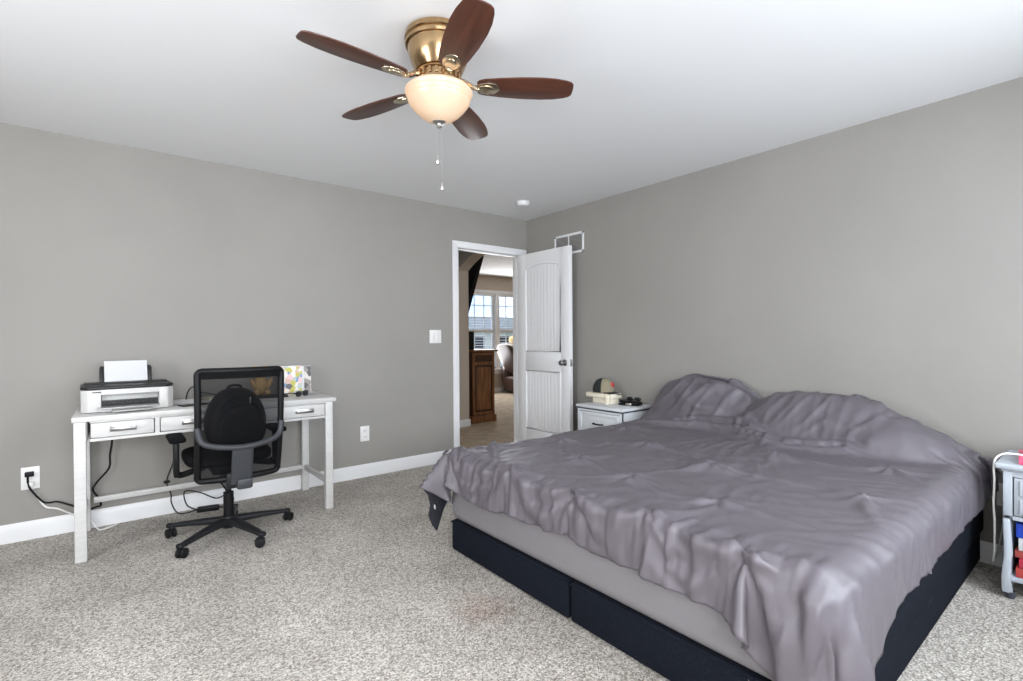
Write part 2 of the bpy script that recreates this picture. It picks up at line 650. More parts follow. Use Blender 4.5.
# door casing and jambs
mb = MB()
mb.prism([(DX0-0.065, 0), (DX0, 0), (DX0, DZ+0.004), (DX0-0.065, DZ+0.065)], 1, -0.016, 0.0, 0.004)
mb.prism([(DX1, 0), (DX1+0.085, 0), (DX1+0.085, DZ+0.065), (DX1, DZ+0.004)], 1, -0.016, 0.0, 0.004)
mb.prism([(DX0-0.065, DZ+0.065), (DX0, DZ), (DX1, DZ), (DX1+0.085, DZ+0.065)], 1, -0.016, 0.0, 0.004)
mb.box(DX0-0.015, DX0, 0, 0.12, 0, DZ)
mb.box(DX1, DX1+0.015, 0, 0.12, 0, DZ)
mb.box(DX0-0.015, DX1+0.015, 0, 0.12, DZ, DZ+0.015)
# door stop
mb.box(DX0, DX0+0.012, 0.045, 0.08, 0, DZ)
mb.box(DX1-0.012, DX1, 0.045, 0.08, 0, DZ)
mb.box(DX0, DX1, 0.045, 0.08, DZ-0.012, DZ)
struct(mb, 'trim_1', M['trim'])

# ---- open door leaf: hinged at the corner-side jamb, swung into the room along -y
DW, DT = 0.765, 0.035
dr = bpy.data.objects.new('door_1', None)
COL.objects.link(dr)
dr['kind'] = 'structure'
dr.location = (-0.125, -0.012, 0.0)
dr.rotation_euler = (0, 0, radians(-0.5))
# local: leaf runs along -y, room-facing face at x=-DT/2 .. thickness to +x
mb = MB()
y0, y1 = -DW, 0.0
mb.box(-0.006, DT-0.016, y0, y1, 0.012, 2.044, 0.001)
S = 0.118        # stile width


def arch(z, rise, n=14):
    """points across the panel, sagging arch underside of the top rail"""
    pa, pb = -DW+S, -S
    return [(pa+(pb-pa)*i/n, z+rise*(1-(2*i/n-1)**2)) for i in range(n+1)]


for (xa, xb) in ((-0.0145, -0.004), (DT-0.018, DT-0.0075)):
    mb.box(xa, xb, y0, y0+S, 0.012, 2.044, 0.003)
    mb.box(xa, xb, y1-S, y1, 0.012, 2.044, 0.003)
    mb.box(xa, xb, y0+S-0.002, y1-S+0.002, 0.012, 0.232, 0.003)
    mb.box(xa, xb, y0+S-0.002, y1-S+0.002, 0.845, 1.03, 0.003)
    pts = arch(1.885, 0.045)
    mb.prism([(-DW+S-0.002, 2.044)]+[(-DW+S-0.002, pts[0][1])]+pts[1:-1]+[(-S+0.002, pts[-1][1]), (-S+0.002, 2.044)], 0, xa, xb)
mb.build('door_slab', M['door'], dr)


def beadboard(z0, top):
    mb = MB()
    n = 10
    pa, pb = -DW+S+0.02, -S-0.02
    w = (pb-pa)/n
    for k in range(n):
        a, b = pa+k*w, pa+(k+1)*w
        za, zb = top((a+b)/2-w/2), top((a+b)/2+w/2)
        mb.prism([(a+0.002, z0), (b-0.002, z0), (b-0.002, zb), (a+0.002, za)], 0, -0.0088, -0.005, 0.0012)
    return mb


def arc_top(y):
    pa, pb = -DW+S, -S
    u = (y-pa)/(pb-pa)
    return 1.865+0.045*(1-(2*u-1)**2)


beadboard(1.05, arc_top).build('door_panel', M['door'], dr)
beadboard(0.252, lambda y: 0.825).build('door_panel', M['door'], dr)
# raised moulding round each panel
mb = MB()
a, b = -DW+S+0.008, -S-0.008
mb.tube([(-0.013, a, 1.038), (-0.013, b, 1.038), (-0.013, b, 1.876)]+[(-0.013, p[0]*0.985-0.0057, p[1]-0.008) for p in reversed(arch(1.885, 0.045)[1:-1])]+[(-0.013, a, 1.876)], 0.0095, 8, closed=True)
mb.build('panel_moulding', M['door'], dr)
mb = MB()
mb.tube([(-0.013, a, 0.24), (-0.013, b, 0.24), (-0.013, b, 0.837), (-0.013, a, 0.837)], 0.0095, 8, closed=True)
mb.build('panel_moulding', M['door'], dr)


def knob(side):
    prof = [(0, 0), (0.031, 0), (0.031, 0.004), (0.024, 0.009), (0.012, 0.012), (0.011, 0.03), (0.02, 0.036), (0.027, 0.047), (0.027, 0.055), (0.02, 0.064), (0, 0.067)]
    q = Matrix.Translation((-0.016 if side < 0 else DT-0.008, -DW+0.062, 0.935)) @ Matrix.Rotation(radians(90*side), 4, 'Y')
    return MB().lathe(prof, 24, mx=q)


knob(-1).build('door_knob', M['dark_nickel'], dr)
knob(1).build('door_knob', M['dark_nickel'], dr)
MB().box(-0.006, 0.018, -DW-0.0015, -DW+0.001, 0.90, 0.97, 0.0005).build('latch_plate', M['nickel'], dr)
for hz in (0.28, 1.03, 1.80):
    MB().tube([(-0.012+DT, 0.006, hz-0.045), (-0.012+DT, 0.006, hz+0.045)], 0.007, 10).build('hinge', M['nickel'], dr)

# ---- hall and living room beyond the doorway
mb = MB()
mb.box(-2.6, 0.20, 1.47, 1.6, 0, H)                  # hall end wall, its return is the far jamb of the arch
mb.box(-2.6, -2.5, 0.12, 1.47, 0, H)
struct(mb, 'wall_hall', M['beige'])
# arched wall between hall and living room
mb = MB()
ya, yb_, spring, rise = 0.2, 1.44, 2.065, 0.2
n = 24
arcp = [(yb_+(ya-yb_)*i/n, spring+rise*(1-(2*i/n-1)**2)) for i in range(n+1)]
mb.prism([(0.12, 0), (ya, 0)]+arcp[::-1]+[(yb_, 0), (1.47, 0), (1.47, H+0.06), (0.12, H+0.06)], 0, 0.03, 0.20)
wa = struct(mb, 'wall_arch', [M['beige'], M['wall']])
for p in wa.data.polygons:
    if p.normal.x < -0.9:
        p.material_index = 1       # the hall side carries the grey paint
mb = MB()
mb.prism([(0.016, 0), (0.214, 0), (0.214, 0.1), (0.016, 0.1)], 1, 1.425, 1.442, 0.003)
mb.box(-2.5, 0.03, 1.456, 1.47, 0, 0.1, 0.003)
struct(mb, 'baseboard_hall', M['trim'])
struct(MB().box(-2.6, 0.12, 0.12, 1.6, H, H+0.1), 'ceiling_hall', M['ceiling'])
struct(MB().box(0.03, 6, 0.12, 4.6, 2.5, 2.6), 'ceiling_living', M['ceiling'])
FY = 4.45
W1, W2, WZ0, WZ1 = (2.16, 2.90), (3.0, 3.74), 0.52, 2.12
mb = MB()
mb.box(0.1, W1[0], FY, FY+0.14, 0, 2.5).box(W2[1], 6, FY, FY+0.14, 0, 2.5)
mb.box(W1[0], W2[1], FY, FY+0.14, 0, WZ0).box(W1[0], W2[1], FY, FY+0.14, WZ1, 2.5)
struct(mb, 'wall_far', M['beige'])
struct(MB().box(0.05, 0.20, 1.6, FY, 0, 2.5), 'wall_console', M['beige'])
struct(MB().box(5.9, 6, 0.12, FY, 0, 2.5).box(0.25, 5.9, 0.0, 0.12, 0, 2.5), 'wall_living', M['beige'])
struct(MB().box(0.03, 5.9, 0.12, FY, 0.0, 0.004).box(-2.5, 0.03, 0.12, 1.47, 0.0, 0.004), 'floor_hall', mat('tan_carpet', (0.50, 0.41, 0.30), 0.95, noise_amt=0.18, noise_scale=7, bump=0.5, bump_scale=160))
baseboard('baseboard_far', 0, 0.25, 5.9, FY, -1)


def living_window(name, x0, x1):
    root = bpy.data.objects.new(name, None)
    COL.objects.link(root)
    root['kind'] = 'structure'
    mb = MB()
    t = 0.045
    for (a, b, c, d) in ((x0, x0+t, WZ0, WZ1), (x1-t, x1, WZ0, WZ1), (x0+t, x1-t, WZ0, WZ0+t), (x0+t, x1-t, WZ1-t, WZ1), (x0+t, x1-t, 1.30, 1.37)):
        mb.box(a, b, FY+0.05, FY+0.11, c, d, 0.003)
    for i in (1, 2):
        xm = x0+(x1-x0)*i/3
        mb.box(xm-0.009, xm+0.009, FY+0.07, FY+0.09, WZ0, WZ1)
    for zz in (0.9, 1.62, 1.87):
        mb.box(x0, x1, FY+0.07, FY+0.09, zz-0.009, zz+0.009)
    mb.build('window_frame', M['trim'], root)
    mb = MB()
    k = 0
    z = WZ0+0.06
    while z < WZ1-0.06:
        mb.box(x0+0.02, x1-0.02, FY+0.002, FY+0.045, z-0.0015, z+0.0015, mx=rot('X', 8, (0, FY+0.02, z)))
        z += 0.055
        k += 1
    mb.box(x0+0.015, x1-0.015, FY, FY+0.045, WZ1-0.045, WZ1-0.001)
    mb.build('window_blind', M['slat'], root)


living_window('window_4', *W1)
living_window('window_5', *W2)
mb = MB()
mb.box(W1[0]-0.07, W1[0], FY-0.018, FY, WZ0, WZ1+0.07, 0.003).box(W2[1], W2[1]+0.07, FY-0.018, FY, WZ0, WZ1+0.07, 0.003)
mb.box(W1[1], W2[0], FY-0.018, FY+0.14, WZ0, WZ1, 0.003)
mb.box(W1[0], W2[1], FY-0.018, FY, WZ1, WZ1+0.07, 0.003)
mb.box(W1[0]-0.09, W2[1]+0.09, FY-0.05, FY+0.05, WZ0-0.03, WZ0, 0.004).box(W1[0]-0.06, W2[1]+0.06, FY-0.018, FY, WZ0-0.11, WZ0-0.03, 0.003)
struct(mb, 'trim_2', M['trim'])

# ================================================================== BED
BX0, BX1, BY0, BY1 = -2.05, -0.02, -3.60, -1.74
YM = -2.645
BASE_H = 0.175


def box_base(label, y0, y1, y_joint=None):
    t = thing('bed_base', label, 'bed base', (-1.035, (y0+y1)/2, 0), group=None)
    cy = (y0+y1)/2
    mb = MB()
    mb.box(BX0+1.035, BX1+1.035, y0-cy, y1-cy, 0.012, BASE_H, 0.012, 3)
    mb.build('upholstery', M['base'], t)
    mb = MB()
    x0, x1, a, b = BX0+1.035-0.001, BX1+1.035+0.001, y0-cy-0.001, y1-cy+0.001
    for z in (BASE_H-0.012,):
        mb.tube([(x0, a, z), (x1, a, z), (x1, b, z), (x0, b, z)], 0.004, 6, closed=True)
    mb.build('piping', M['base'], t)
    for (px, py) in ((x0+0.1, a+0.1), (x0+0.1, b-0.1), (x1-0.1, a+0.1), (x1-0.1, b-0.1)):
        MB().lathe([(0, 0), (0.02, 0), (0.024, 0.012), (0, 0.012)], 12, (px, py, 0)).build('glide_foot', M['rubber'], t)
    return t


box_base('charcoal upholstered box base half nearer the door', YM+0.008, BY1)
tb = box_base('charcoal upholstered box base half nearer the open shelf nightstand', BY0, YM-0.008)
tb2 = MB().box(BX0+1.035-0.0025, BX0+1.035, -0.262, -0.2585, 0.02, BASE_H-0.01).build('seam', M['sheet'], tb, 'pale thread seam down the front of the base')

# second, taller foundation layer + mattress in a grey fitted sheet
bt = thing('mattress', 'thick mattress in a grey fitted sheet lying on the charcoal box bases', 'mattress', (-1.035, -2.67, BASE_H))


def pillow_top(q):
    return q


mb = MB()
mb.box(BX0+1.035-0.012, BX1+1.035, BY0+2.67-0.004, BY1+2.67+0.006, 0.004, 0.335, 0.055, 5)
mb.build('sheet', M['sheet'], bt)
# the side of the mattress that faces the shelf nightstand shows its dark border and white ticking
MB().box(BX0+1.035+0.06, BX1+1.035-0.01, BY0+2.67-0.014, BY0+2.67, 0.0, 0.20, 0.006).build('side_border', M['base'], bt, 'dark blue grey border along the mattress side')
MB().box(BX0+1.035+0.06, BX1+1.035-0.02, BY0+2.67-0.012, BY0+2.67-0.001, 0.20, 0.25, 0.004).build('ticking', M['white_ticking'], bt, 'white ticking above the dark border')


# ---- comforter: cloth draped over bed and pillows by a short simulation
def make_comforter():
    def collider(mb, name, fr=20.0, th=0.012):
        o = mb.build(name, M['sheet'])
        o.modifiers.new('col', 'COLLISION')
        o.collision.thickness_outer = th
        o.collision.thickness_inner = 0.05
        o.collision.cloth_friction = fr
        o.collision.damping = 0.5
        return o
    tmp = []
    mb = MB()
    mb.box(BX0-0.012, 0.0, BY0-0.012, BY1+0.006, 0.0, 0.525, 0.05, 4)
    tmp.append(collider(mb, 'c1'))
    # pillows propped against the wall

    def lump(c, s, e, tilt, roll=0):
        return MB().blob(c, s, e, 28, 18, mx=rot('X', roll, c) @ rot('Y', tilt, c))
    tmp.append(collider(lump((-0.19, -2.21, 0.61), (0.12, 0.405, 0.235), 2.3, 22, 12), 'c2'))
    tmp.append(collider(lump((-0.24, -2.94, 0.60), (0.15, 0.40, 0.205), 2.6, 28, 3), 'c3'))
    tmp.append(collider(lump((-0.24, -3.28, 0.53), (0.20, 0.28, 0.17), 2.2, 10, 8), 'c3b'))
    tmp.append(collider(MB().box(0.0, 0.3, -4.6, -0.8, 0, 2.0), 'c4', 2.0))
    tmp.append(collider(MB().box(-4, 0.3, -5, 0, -0.3, 0.0), 'c5'))
    tmp.append(collider(MB().box(-0.46, 0.0, -1.655, -1.0, 0.0, 0.62), 'c6'))
    tmp.append(collider(MB().box(-0.46, 0.0, -4.3, -3.69, 0.0, 0.62), 'c7'))
    NU, NV = 132, 124
    OF, OR, OL = 0.275, 0.165, 0.30       # overhang at the foot, at the shelf side, at the door side
    x0, x1 = BX0-0.02-OF, 0.10
    y0, y1 = BY0-0.02-OR, BY1+0.02+OL
    rest, flat = [], []
    me = bpy.data.meshes.new('comforter')
    vs, fs = [], []

    def top(x, y):
        z = 0.545
        z = max(z, 0.545+0.33*math.exp(-((y+2.17)/0.40)**4)*math.exp(-(max(0, -x-0.16)/0.17)**2))
        z = max(z, 0.545+0.27*math.exp(-((y+2.95)/0.52)**4)*math.exp(-(max(0, -x-0.20)/0.20)**2))
        return z+0.03

    def smooth(t):
        t = max(0, min(1, t))
        return t*t*(3-2*t)
    for i in range(NU+1):
        for j in range(NV+1):
            u, v = i/NU, j/NV
            x, y = x0+(x1-x0)*u, y0+(y1-y0)*v
            ex, ey0, ey1 = BX0-0.02, BY0-0.02, BY1+0.02
            # the corner by the shelf hangs longer: its cloth spreads out in pleats
            cs_ = smooth(1-hypot(max(0, x-ex-0.05)/0.42, max(0, y-ey0-0.02)/0.42)) if x < ex+0.5 and y < ey0+0.5 else 0.0
            if x < ex:
                x = ex-(ex-x)*(1+0.42*cs_)
            if y < ey0:
                y = ey0-(ey0-y)*(1+0.95*cs_)
            xx = -0.03-(-0.03-x)*0.965 if x < -0.03 else -0.03
            ox = max(0, ex-xx)
            oy = max(0, ey0-y) - max(0, y-ey1)
            z = top(xx, y)
            px, py = xx, y
            d = hypot(ox, oy)
            if d > 0:
                ix, iy = max(xx, ex), min(max(y, ey0), ey1)
                px = ix-ox*0.40
                py = iy-oy*0.40
                z -= d*0.88
            z += 0.010*noise.noise(Vector((x*5, y*5, 1.3)))+0.007*noise.noise(Vector((x*15, y*15, 7.1)))
            # gathers start as gentle waves in the drop at the foot and the corner
            gf = smooth((-1.90-xx)/0.25)
            gf *= 1-smooth((y+1.98)/0.12)
            px -= gf*0.014*(sin(y*38+2.5*noise.noise(Vector((y*3, 0, 0))))+0.6*noise.noise(Vector((y*22, 3, 0))))
            z += 0.5*gf*0.010*sin(y*38+2.5*noise.noise(Vector((y*3, 0, 0))))
            gs = smooth((-3.45-y)/0.2)*smooth((-0.5-x)/0.5)
            py -= gs*0.008*sin(x*24+2.5*noise.noise(Vector((x*3, 9, 0))))
            if x >= -0.03:
                z = top(-0.03, y)+0.02
                px = -0.03
                z -= (x+0.03)*0.9
            vs.append((px, py, z))
            # more cloth than drop along the foot, so it gathers
            ry = y+0.09*gf*min(y+2.67, 0.70)
            flat.append((x, y))
            rest.append((x, ry, 0))
    for i in range(NU):
        for j in range(NV):
            a = i*(NV+1)+j
            # the very corner by the door is folded under, so the sheet ends at the flared tip
            fx_ = BX0-0.02-(x0+(x1-x0)*(i+0.5)/NU)
            if fx_ > 0 and y0+(y1-y0)*(j+0.5)/NV > BY1+0.02+0.10*fx_/OF+0.01:
                continue
            fs.append((a, a+1, a+NV+2, a+NV+1))
    used = sorted({k for f in fs for k in f})
    me.from_pydata(vs, [], fs)
    o = bpy.data.objects.new('comforter', me)
    COL.objects.link(o)
    kb = o.shape_key_add(name='Basis')
    kr = o.shape_key_add(name='flat')
    for i, p in enumerate(rest):
        kr.data[i].co = p
    kr.value = 0.0
    # tufts are stitched through, so they stay put
    vg = o.vertex_groups.new(name='tuft')
    tufts = [(-2.12, -3.41), (-2.05, -3.07), (-2.06, -2.70), (-2.06, -2.30), (-1.80, -1.80), (-1.66, -2.33), (-1.75, -3.12), (-1.72, -2.72), (-1.29, -3.46), (-1.40, -1.94),
             (-1.30, -2.85), (-1.11, -2.36), (-0.85, -2.95), (-0.80, -1.95), (-0.75, -3.40)]
    stitched = []

    def nearest(tx, ty, zmin=0.4):
        return min(used, key=lambda k: (vs[k][0]-tx)**2+(vs[k][1]-ty)**2+4*(max(0, zmin-vs[k][2]))**2)
    for (tx, ty) in tufts:
        best = nearest(tx, ty, 0.5)
        vg.add([best], 1.0, 'REPLACE')
        stitched.append(best)
        kb.data[best].co = Vector((max(vs[best][0], BX0-0.03), vs[best][1], 0.543))
    # valley where the comforter is tucked under the front of the pillows
    for j in range(6, NV-14):
        y = y0+(y1-y0)*j/NV
        if -3.12 < y < -1.90:
            xt = -0.43-0.05*sin(y*6)-(0.06 if y < -2.6 else 0)
            best = min(range(NU+1), key=lambda i: abs(vs[i*(NV+1)+j][0]-xt))
            k = best*(NV+1)+j
            vg.add([k], 0.5, 'REPLACE')
            kb.data[k].co = Vector((vs[k][0], vs[k][1], 0.548))
    for j in range(NV+1):
        k = NU*(NV+1)+j
        vg.add([k], 1.0, 'REPLACE')
    # the stiff corner at the foot flares outwards along its diagonal, its tail turned lining side out
    tip = Vector((-2.222, -1.685, 0.375))
    root = Vector((BX0-0.025, BY1+0.015, 0.545))
    ex, ey = BX0-0.02, BY1+0.02

    low = Vector((-2.082, -1.80, 0.285))
    for k in used:
        fx, fy = flat[k]
        t = (ex-fx)/OF
        if t <= 0.02 or abs(fy-ey) > 0.10*t+0.012:
            continue
        w = max(-0.06, min(1.06, (fy-(ey-0.10*t))/(0.20*t)))
        p = root.lerp(low.lerp(tip, w), t)+Vector((-0.012, -0.010, 0.010))*sin(pi*t)*sin(pi*max(0, min(1, w)))
        p += Vector((-0.5, -0.85, 0))*0.006*t*sin(w*9.0)
        vg.add([k], 1.0, 'REPLACE')
        kb.data[k].co = p
    cm = o.modifiers.new('cloth', 'CLOTH')
    s = cm.settings
    s.quality = 7
    s.mass = 0.22
    s.tension_stiffness = s.compression_stiffness = 20
    s.shear_stiffness = 6
    s.bending_stiffness = 0.10
    s.tension_damping = s.compression_damping = 8
    s.air_damping = 2.0
    s.rest_shape_key = kr
    s.vertex_group_mass = 'tuft'
    s.pin_stiffness = 1.0
    s.shrink_min = -0.04
    s.shrink_max = -0.04
    c = cm.collision_settings
    c.distance_min = 0.010
    c.collision_quality = 3
    c.use_self_collision = True
    c.self_distance_min = 0.006
    c.self_friction = 4
    SC.frame_start, SC.frame_end = 1, 60
    cm.point_cache.frame_start, cm.point_cache.frame_end = 1, 60
    for f in range(1, 43):
        SC.frame_set(f)
    dg = bpy.context.evaluated_depsgraph_get()
    ev = o.evaluated_get(dg)
    co = [v.co.copy() for v in ev.data.vertices]
    SC.frame_set(1)
    bpy.data.objects.remove(o)
    for t in tmp:
        bpy.data.objects.remove(t)
    # refine, then press in the fine creases of the sateen along the surface normals
    t0 = bpy.data.meshes.new('tmp')
    t0.from_pydata([tuple(c) for c in co], [], fs)
    to = bpy.data.objects.new('tmp', t0)
    COL.objects.link(to)
    sm_ = to.modifiers.new('s', 'SUBSURF')
    sm_.levels = 1
    dg = bpy.context.evaluated_depsgraph_get()
    me2 = bpy.data.meshes.new_from_object(to.evaluated_get(dg))
    me2.name = 'comforter'
    bpy.data.objects.remove(to)
    tp = [co[k] for k in stitched]

    def ridge(v, p):
        return max(0.0, 1-abs(noise.noise(v))*p)
    nrm = [v.normal.copy() for v in me2.vertices]
    up = sum(n.z for n in nrm) > 0
    for v, n in zip(me2.vertices, nrm):
        if not up:
            n = -n
        x, y, z = v.co
        h = 0.0
        side = smooth((-3.0-y)/0.5)
        # long creases running down the bed, turning across towards the shelf side
        w = Vector((noise.noise(Vector((x*1.5, y*1.5, 0)))*0.12, noise.noise(Vector((x*1.5, y*1.5, 5)))*0.12, 0))
        q = Vector((x, y, 0))+w
        m1 = smooth(0.5+1.2*noise.noise(Vector((x*2.0, y*2.0, 11))))
        h += (1-side)*0.0075*m1*ridge(Vector((q.x*2.2, q.y*11-q.x*2, 2)), 3.2)
        h += side*0.007*m1*ridge(Vector((q.x*10+q.y*5, q.y*2.0, 4)), 3.2)
        # gathers in the drop at the foot
        foot = smooth((-1.86-x)/0.2)
        h += foot*0.010*(ridge(Vector((0.8*z, q.y*13, 8)), 3.0)-0.3)
        h += foot*0.0045*(ridge(Vector((2*z, q.y*30, 9)), 2.6)-0.3)
        # puckers round the tufts
        for t in tp:
            d = (v.co-t).length
            if d < 0.26:
                a = math.atan2(y-t.y, x-t.x)
                h += 0.0065*math.exp(-(d/0.10)**2)*sin(a*5+t.x*9)*min(1, d/0.03)
                h -= 0.006*math.exp(-(d/0.03)**2)
        # crumples on the pillow mounds
        pil = smooth((x+0.55)/0.2)*smooth((z-0.58)/0.1)
        h += pil*0.010*(ridge(Vector((z*3+x*2, q.y*9+z*7, 3)), 3.4)-0.2)
        h += 0.003*ridge(Vector((q.x*8, q.y*8, 6)), 2.6)
        h *= smooth((-0.07-x)/0.12)*(0.12+0.88*smooth(((v.co-tip).length-0.10)/0.22))
        v.co += n*h
    me2.materials.append(M['comforter'])
    for p in me2.polygons:
        p.use_smooth = True
    b2 = bmesh.new()
    b2.from_mesh(me2)
    bmesh.ops.delete(b2, geom=[v for v in b2.verts if not v.link_faces], context='VERTS')
    b2.to_mesh(me2)
    b2.free()
    if not up:
        me2.flip_normals()
    ob = bpy.data.objects.new('comforter', me2)
    COL.objects.link(ob)
    sd = ob.modifiers.new('thick', 'SOLIDIFY')
    sd.thickness = 0.010
    sd.offset = -1
    return ob, co, stitched


comf, CCO, STITCH = make_comforter()
tag(comf, 'dark grey tufted sateen comforter spread over the bed and pulled up over the pillows', 'comforter')
# the folded corner hangs below the flared tip with its dark lining showing
cv = []
fl = [(-2.205, 0.374), (-2.165, 0.385), (-2.10, 0.395), (-2.055, 0.330), (-2.050, 0.262), (-2.066, 0.215), (-2.090, 0.165), (-2.122, 0.116), (-2.143, 0.150), (-2.157, 0.200), (-2.158, 0.262), (-2.163, 0.318)]
mb = MB().prism(fl, 1, -0.007, 0.007, 0.003)
fo = mb.build('corner_lining', M['under'], comf, 'dark patterned lining of the folded corner')
fo.location = (0, -1.690, 0)
for v in fo.data.vertices:
    v.co.y += 0.05*((v.co.x+2.12)/0.1)**2*0.25+0.012*sin(v.co.z*40)
MB().blob((0, 0, 0), (0.011, 0.003, 0.024), 2.4, 16, 10, mx=Matrix.Translation((-2.138, -1.695, 0.243))).build('lining_motif', M['paper'], fo, 'white oval motif on the lining')
for c in fo.children:
    c.location = (0, 1.690-0.006, 0)
for k in STITCH:
    p = CCO[k]
    MB().lathe([(0.0, 0.008), (0.012, 0.007), (0.017, 0.003), (0.018, -0.004), (0, -0.006)], 14, (p.x, p.y, p.z)).build('tuft_button', M['comforter'], comf)

# ================================================================== DESK
DKX, DKY = -2.9765, -0.318         # centre of the desk on the floor
DKX = -2.982
dk = thing('writing_desk', 'white three drawer writing desk against the grey wall under the printer', 'desk', (DKX, DKY, 0))
hw, hd = 0.6935, 0.302             # half width / depth of the top
MB().box(-hw, hw, -hd, hd, 0.741, 0.77, 0.004).build('desktop', M['desk'], dk)
lw = 0.05
for sx in (-1, 1):
    for sy in (-1, 1):
        cx, cy = sx*(hw-0.004-lw/2-(0.004 if sx < 0 else 0.02)), sy*(hd-0.004-lw/2)
        MB().box(cx-lw/2, cx+lw/2, cy-lw/2, cy+lw/2, 0, 0.741, 0.003).build('leg', M['desk'], dk)
xi = hw-0.023-lw                   # inner faces of the legs
mb = MB()
yf = -hd+0.008
mb.box(-xi, xi, yf, yf+0.02, 0.632, 0.648, 0.002).box(-xi, xi, yf, yf+0.02, 0.733, 0.741)
divs = [-0.325, 0.335]
for d in divs:
    mb.box(d-0.011, d+0.011, yf+0.001, yf+0.019, 0.645, 0.735)
mb.box(-xi, xi, hd-0.04, hd-0.02, 0.632, 0.741).box(-xi-lw+0.01, -xi-0.01, -hd+0.05, hd-0.05, 0.632, 0.741).box(xi+0.01, xi+lw-0.01, -hd+0.05, hd-0.05, 0.632, 0.741)
mb.box(-xi, xi, yf+0.03, hd-0.03, 0.634, 0.64)
mb.build('apron', M['desk'], dk)
edges = [-xi, -0.336, -0.314, 0.324, 0.346, xi]
for k in range(3):
    a, b = edges[2*k]+0.004, edges[2*k+1]-0.004
    dw = MB().box(a, b, yf+0.002, yf+0.018, 0.651, 0.730, 0.0025).build('drawer', M['desk'], dk)
    for cxx in ([(a+b)/2] if k != 1 else [a+0.16, b-0.16]):
        mb = MB()
        w = 0.058
        mb.box(cxx-w, cxx+w, yf-0.003, yf+0.002, 0.677, 0.707, 0.001)
        mb.box(cxx-w+0.004, cxx-w+0.014, yf-0.024, yf-0.002, 0.683, 0.701, 0.002)
        mb.box(cxx+w-0.014, cxx+w-0.004, yf-0.024, yf-0.002, 0.683, 0.701, 0.002)
        mb.box(cxx-w+0.004, cxx+w-0.004, yf-0.026, yf-0.018, 0.683, 0.701, 0.003)
        mb.build('drawer_handle', M['dark_nickel'], dw, 'brushed metal bar handle')
MB().box(-xi, xi, hd-0.046, hd-0.014, 0.165, 0.20, 0.003).build('stretcher', M['desk'], dk)
for sx in (-1, 1):
    cx = sx*(hw-0.004-lw/2-(0.004 if sx < 0 else 0.02))
    MB().box(cx-0.013, cx+0.013, -hd+0.05, hd-0.05, 0.165, 0.20, 0.003).build('stretcher', M['desk'], dk)

# ---- printer
pr = thing('printer', 'white inkjet printer with a dark top at the end of the desk', 'printer', (-3.435, -0.335, 0.77), radians(2))
w, d = 0.213, 0.15
mb = MB()
# hollow front: body made as side towers, back, top deck and floor around the output bay
mb.prism([(-w, -d+0.03), (-w+0.03, -d), (-0.125, -d), (-0.125, d), (-w, d)], 2, 0.004, 0.128, 0.004)
mb.prism([(w, -d+0.03), (w, d), (0.14, d), (0.14, -d), (w-0.03, -d)], 2, 0.004, 0.128, 0.004)
mb.box(-0.128, 0.143, -d, d, 0.100, 0.128)
mb.box(-0.128, 0.143, -d+0.09, d, 0.004, 0.102)
mb.box(-0.128, 0.143, -d, d, 0.004, 0.022)
mb.build('printer_body', M['printer'], pr)
mb = MB()
mb.prism([(-w-0.002, -d+0.035), (-w+0.03, -d-0.004), (w-0.03, -d-0.004), (w+0.002, -d+0.035), (w+0.002, d), (-w-0.002, d)], 2, 0.128, 0.147, 0.006)
mb.box(-0.20, 0.20, 0.02, d-0.02, 0.145, 0.156, 0.005)
mb.build('scanner_lid', M['printer_dark'], pr)
mb = MB()
mb.box(-0.122, 0.137, -d+0.03, -d+0.09, 0.058, 0.10, 0.002, mx=rot('X', -14, (0, -d+0.06, 0.08)))
mb.build('front_cover', M['printer_grey'], pr)
mb = MB()
for k in range(12):
    mb.box(-0.112+k*0.0195, -0.100+k*0.0195, -d+0.035, -d+0.06, 0.036, 0.052, 0.001)
mb.box(-0.122, 0.137, -d+0.05, -d+0.09, 0.024, 0.06)
mb.build('paper_rollers', M['printer_dark'], pr)
mb = MB()
mb.box(-0.145, 0.135, -d-0.045, -d+0.05, 0.022, 0.030, 0.002)
mb.box(-0.08, 0.10, -d-0.10, -d-0.03, 0.010, 0.017, 0.002)
mb.build('output_tray', M['printer_grey'], pr)
MB().box(-0.165, -0.125, -d-0.0015, -d, 0.112, 0.118).build('badge', M['printer_dark'], pr)
mb = MB()
mb.box(-0.125, 0.125, 0.0, 0.008, 0, 0.11, 0.004, mx=Matrix.Translation((0.0, d-0.035, 0.145)) @ Matrix.Rotation(radians(-18), 4, 'X'))
for s in (-1, 1):
    mb.box(s*0.118-0.01, s*0.118+0.01, -0.018, 0.008, 0, 0.095, 0.004, mx=Matrix.Translation((0.0, d-0.035, 0.145)) @ Matrix.Rotation(radians(-18), 4, 'X'))
mb.build('paper_support', M['printer_dark'], pr)
mb = MB()
mb.box(-0.105, 0.105, -0.008, -0.001, -0.02, 0.135, mx=Matrix.Translation((0, 0, 0)) @ Matrix.Rotation(radians(-18), 4, 'X'))
solo(mb, 'paper_stack', M['paper'], 'white sheets of paper standing in the rear feed of the printer', 'paper', (-3.4385, -0.2185, 0.918), radians(2))

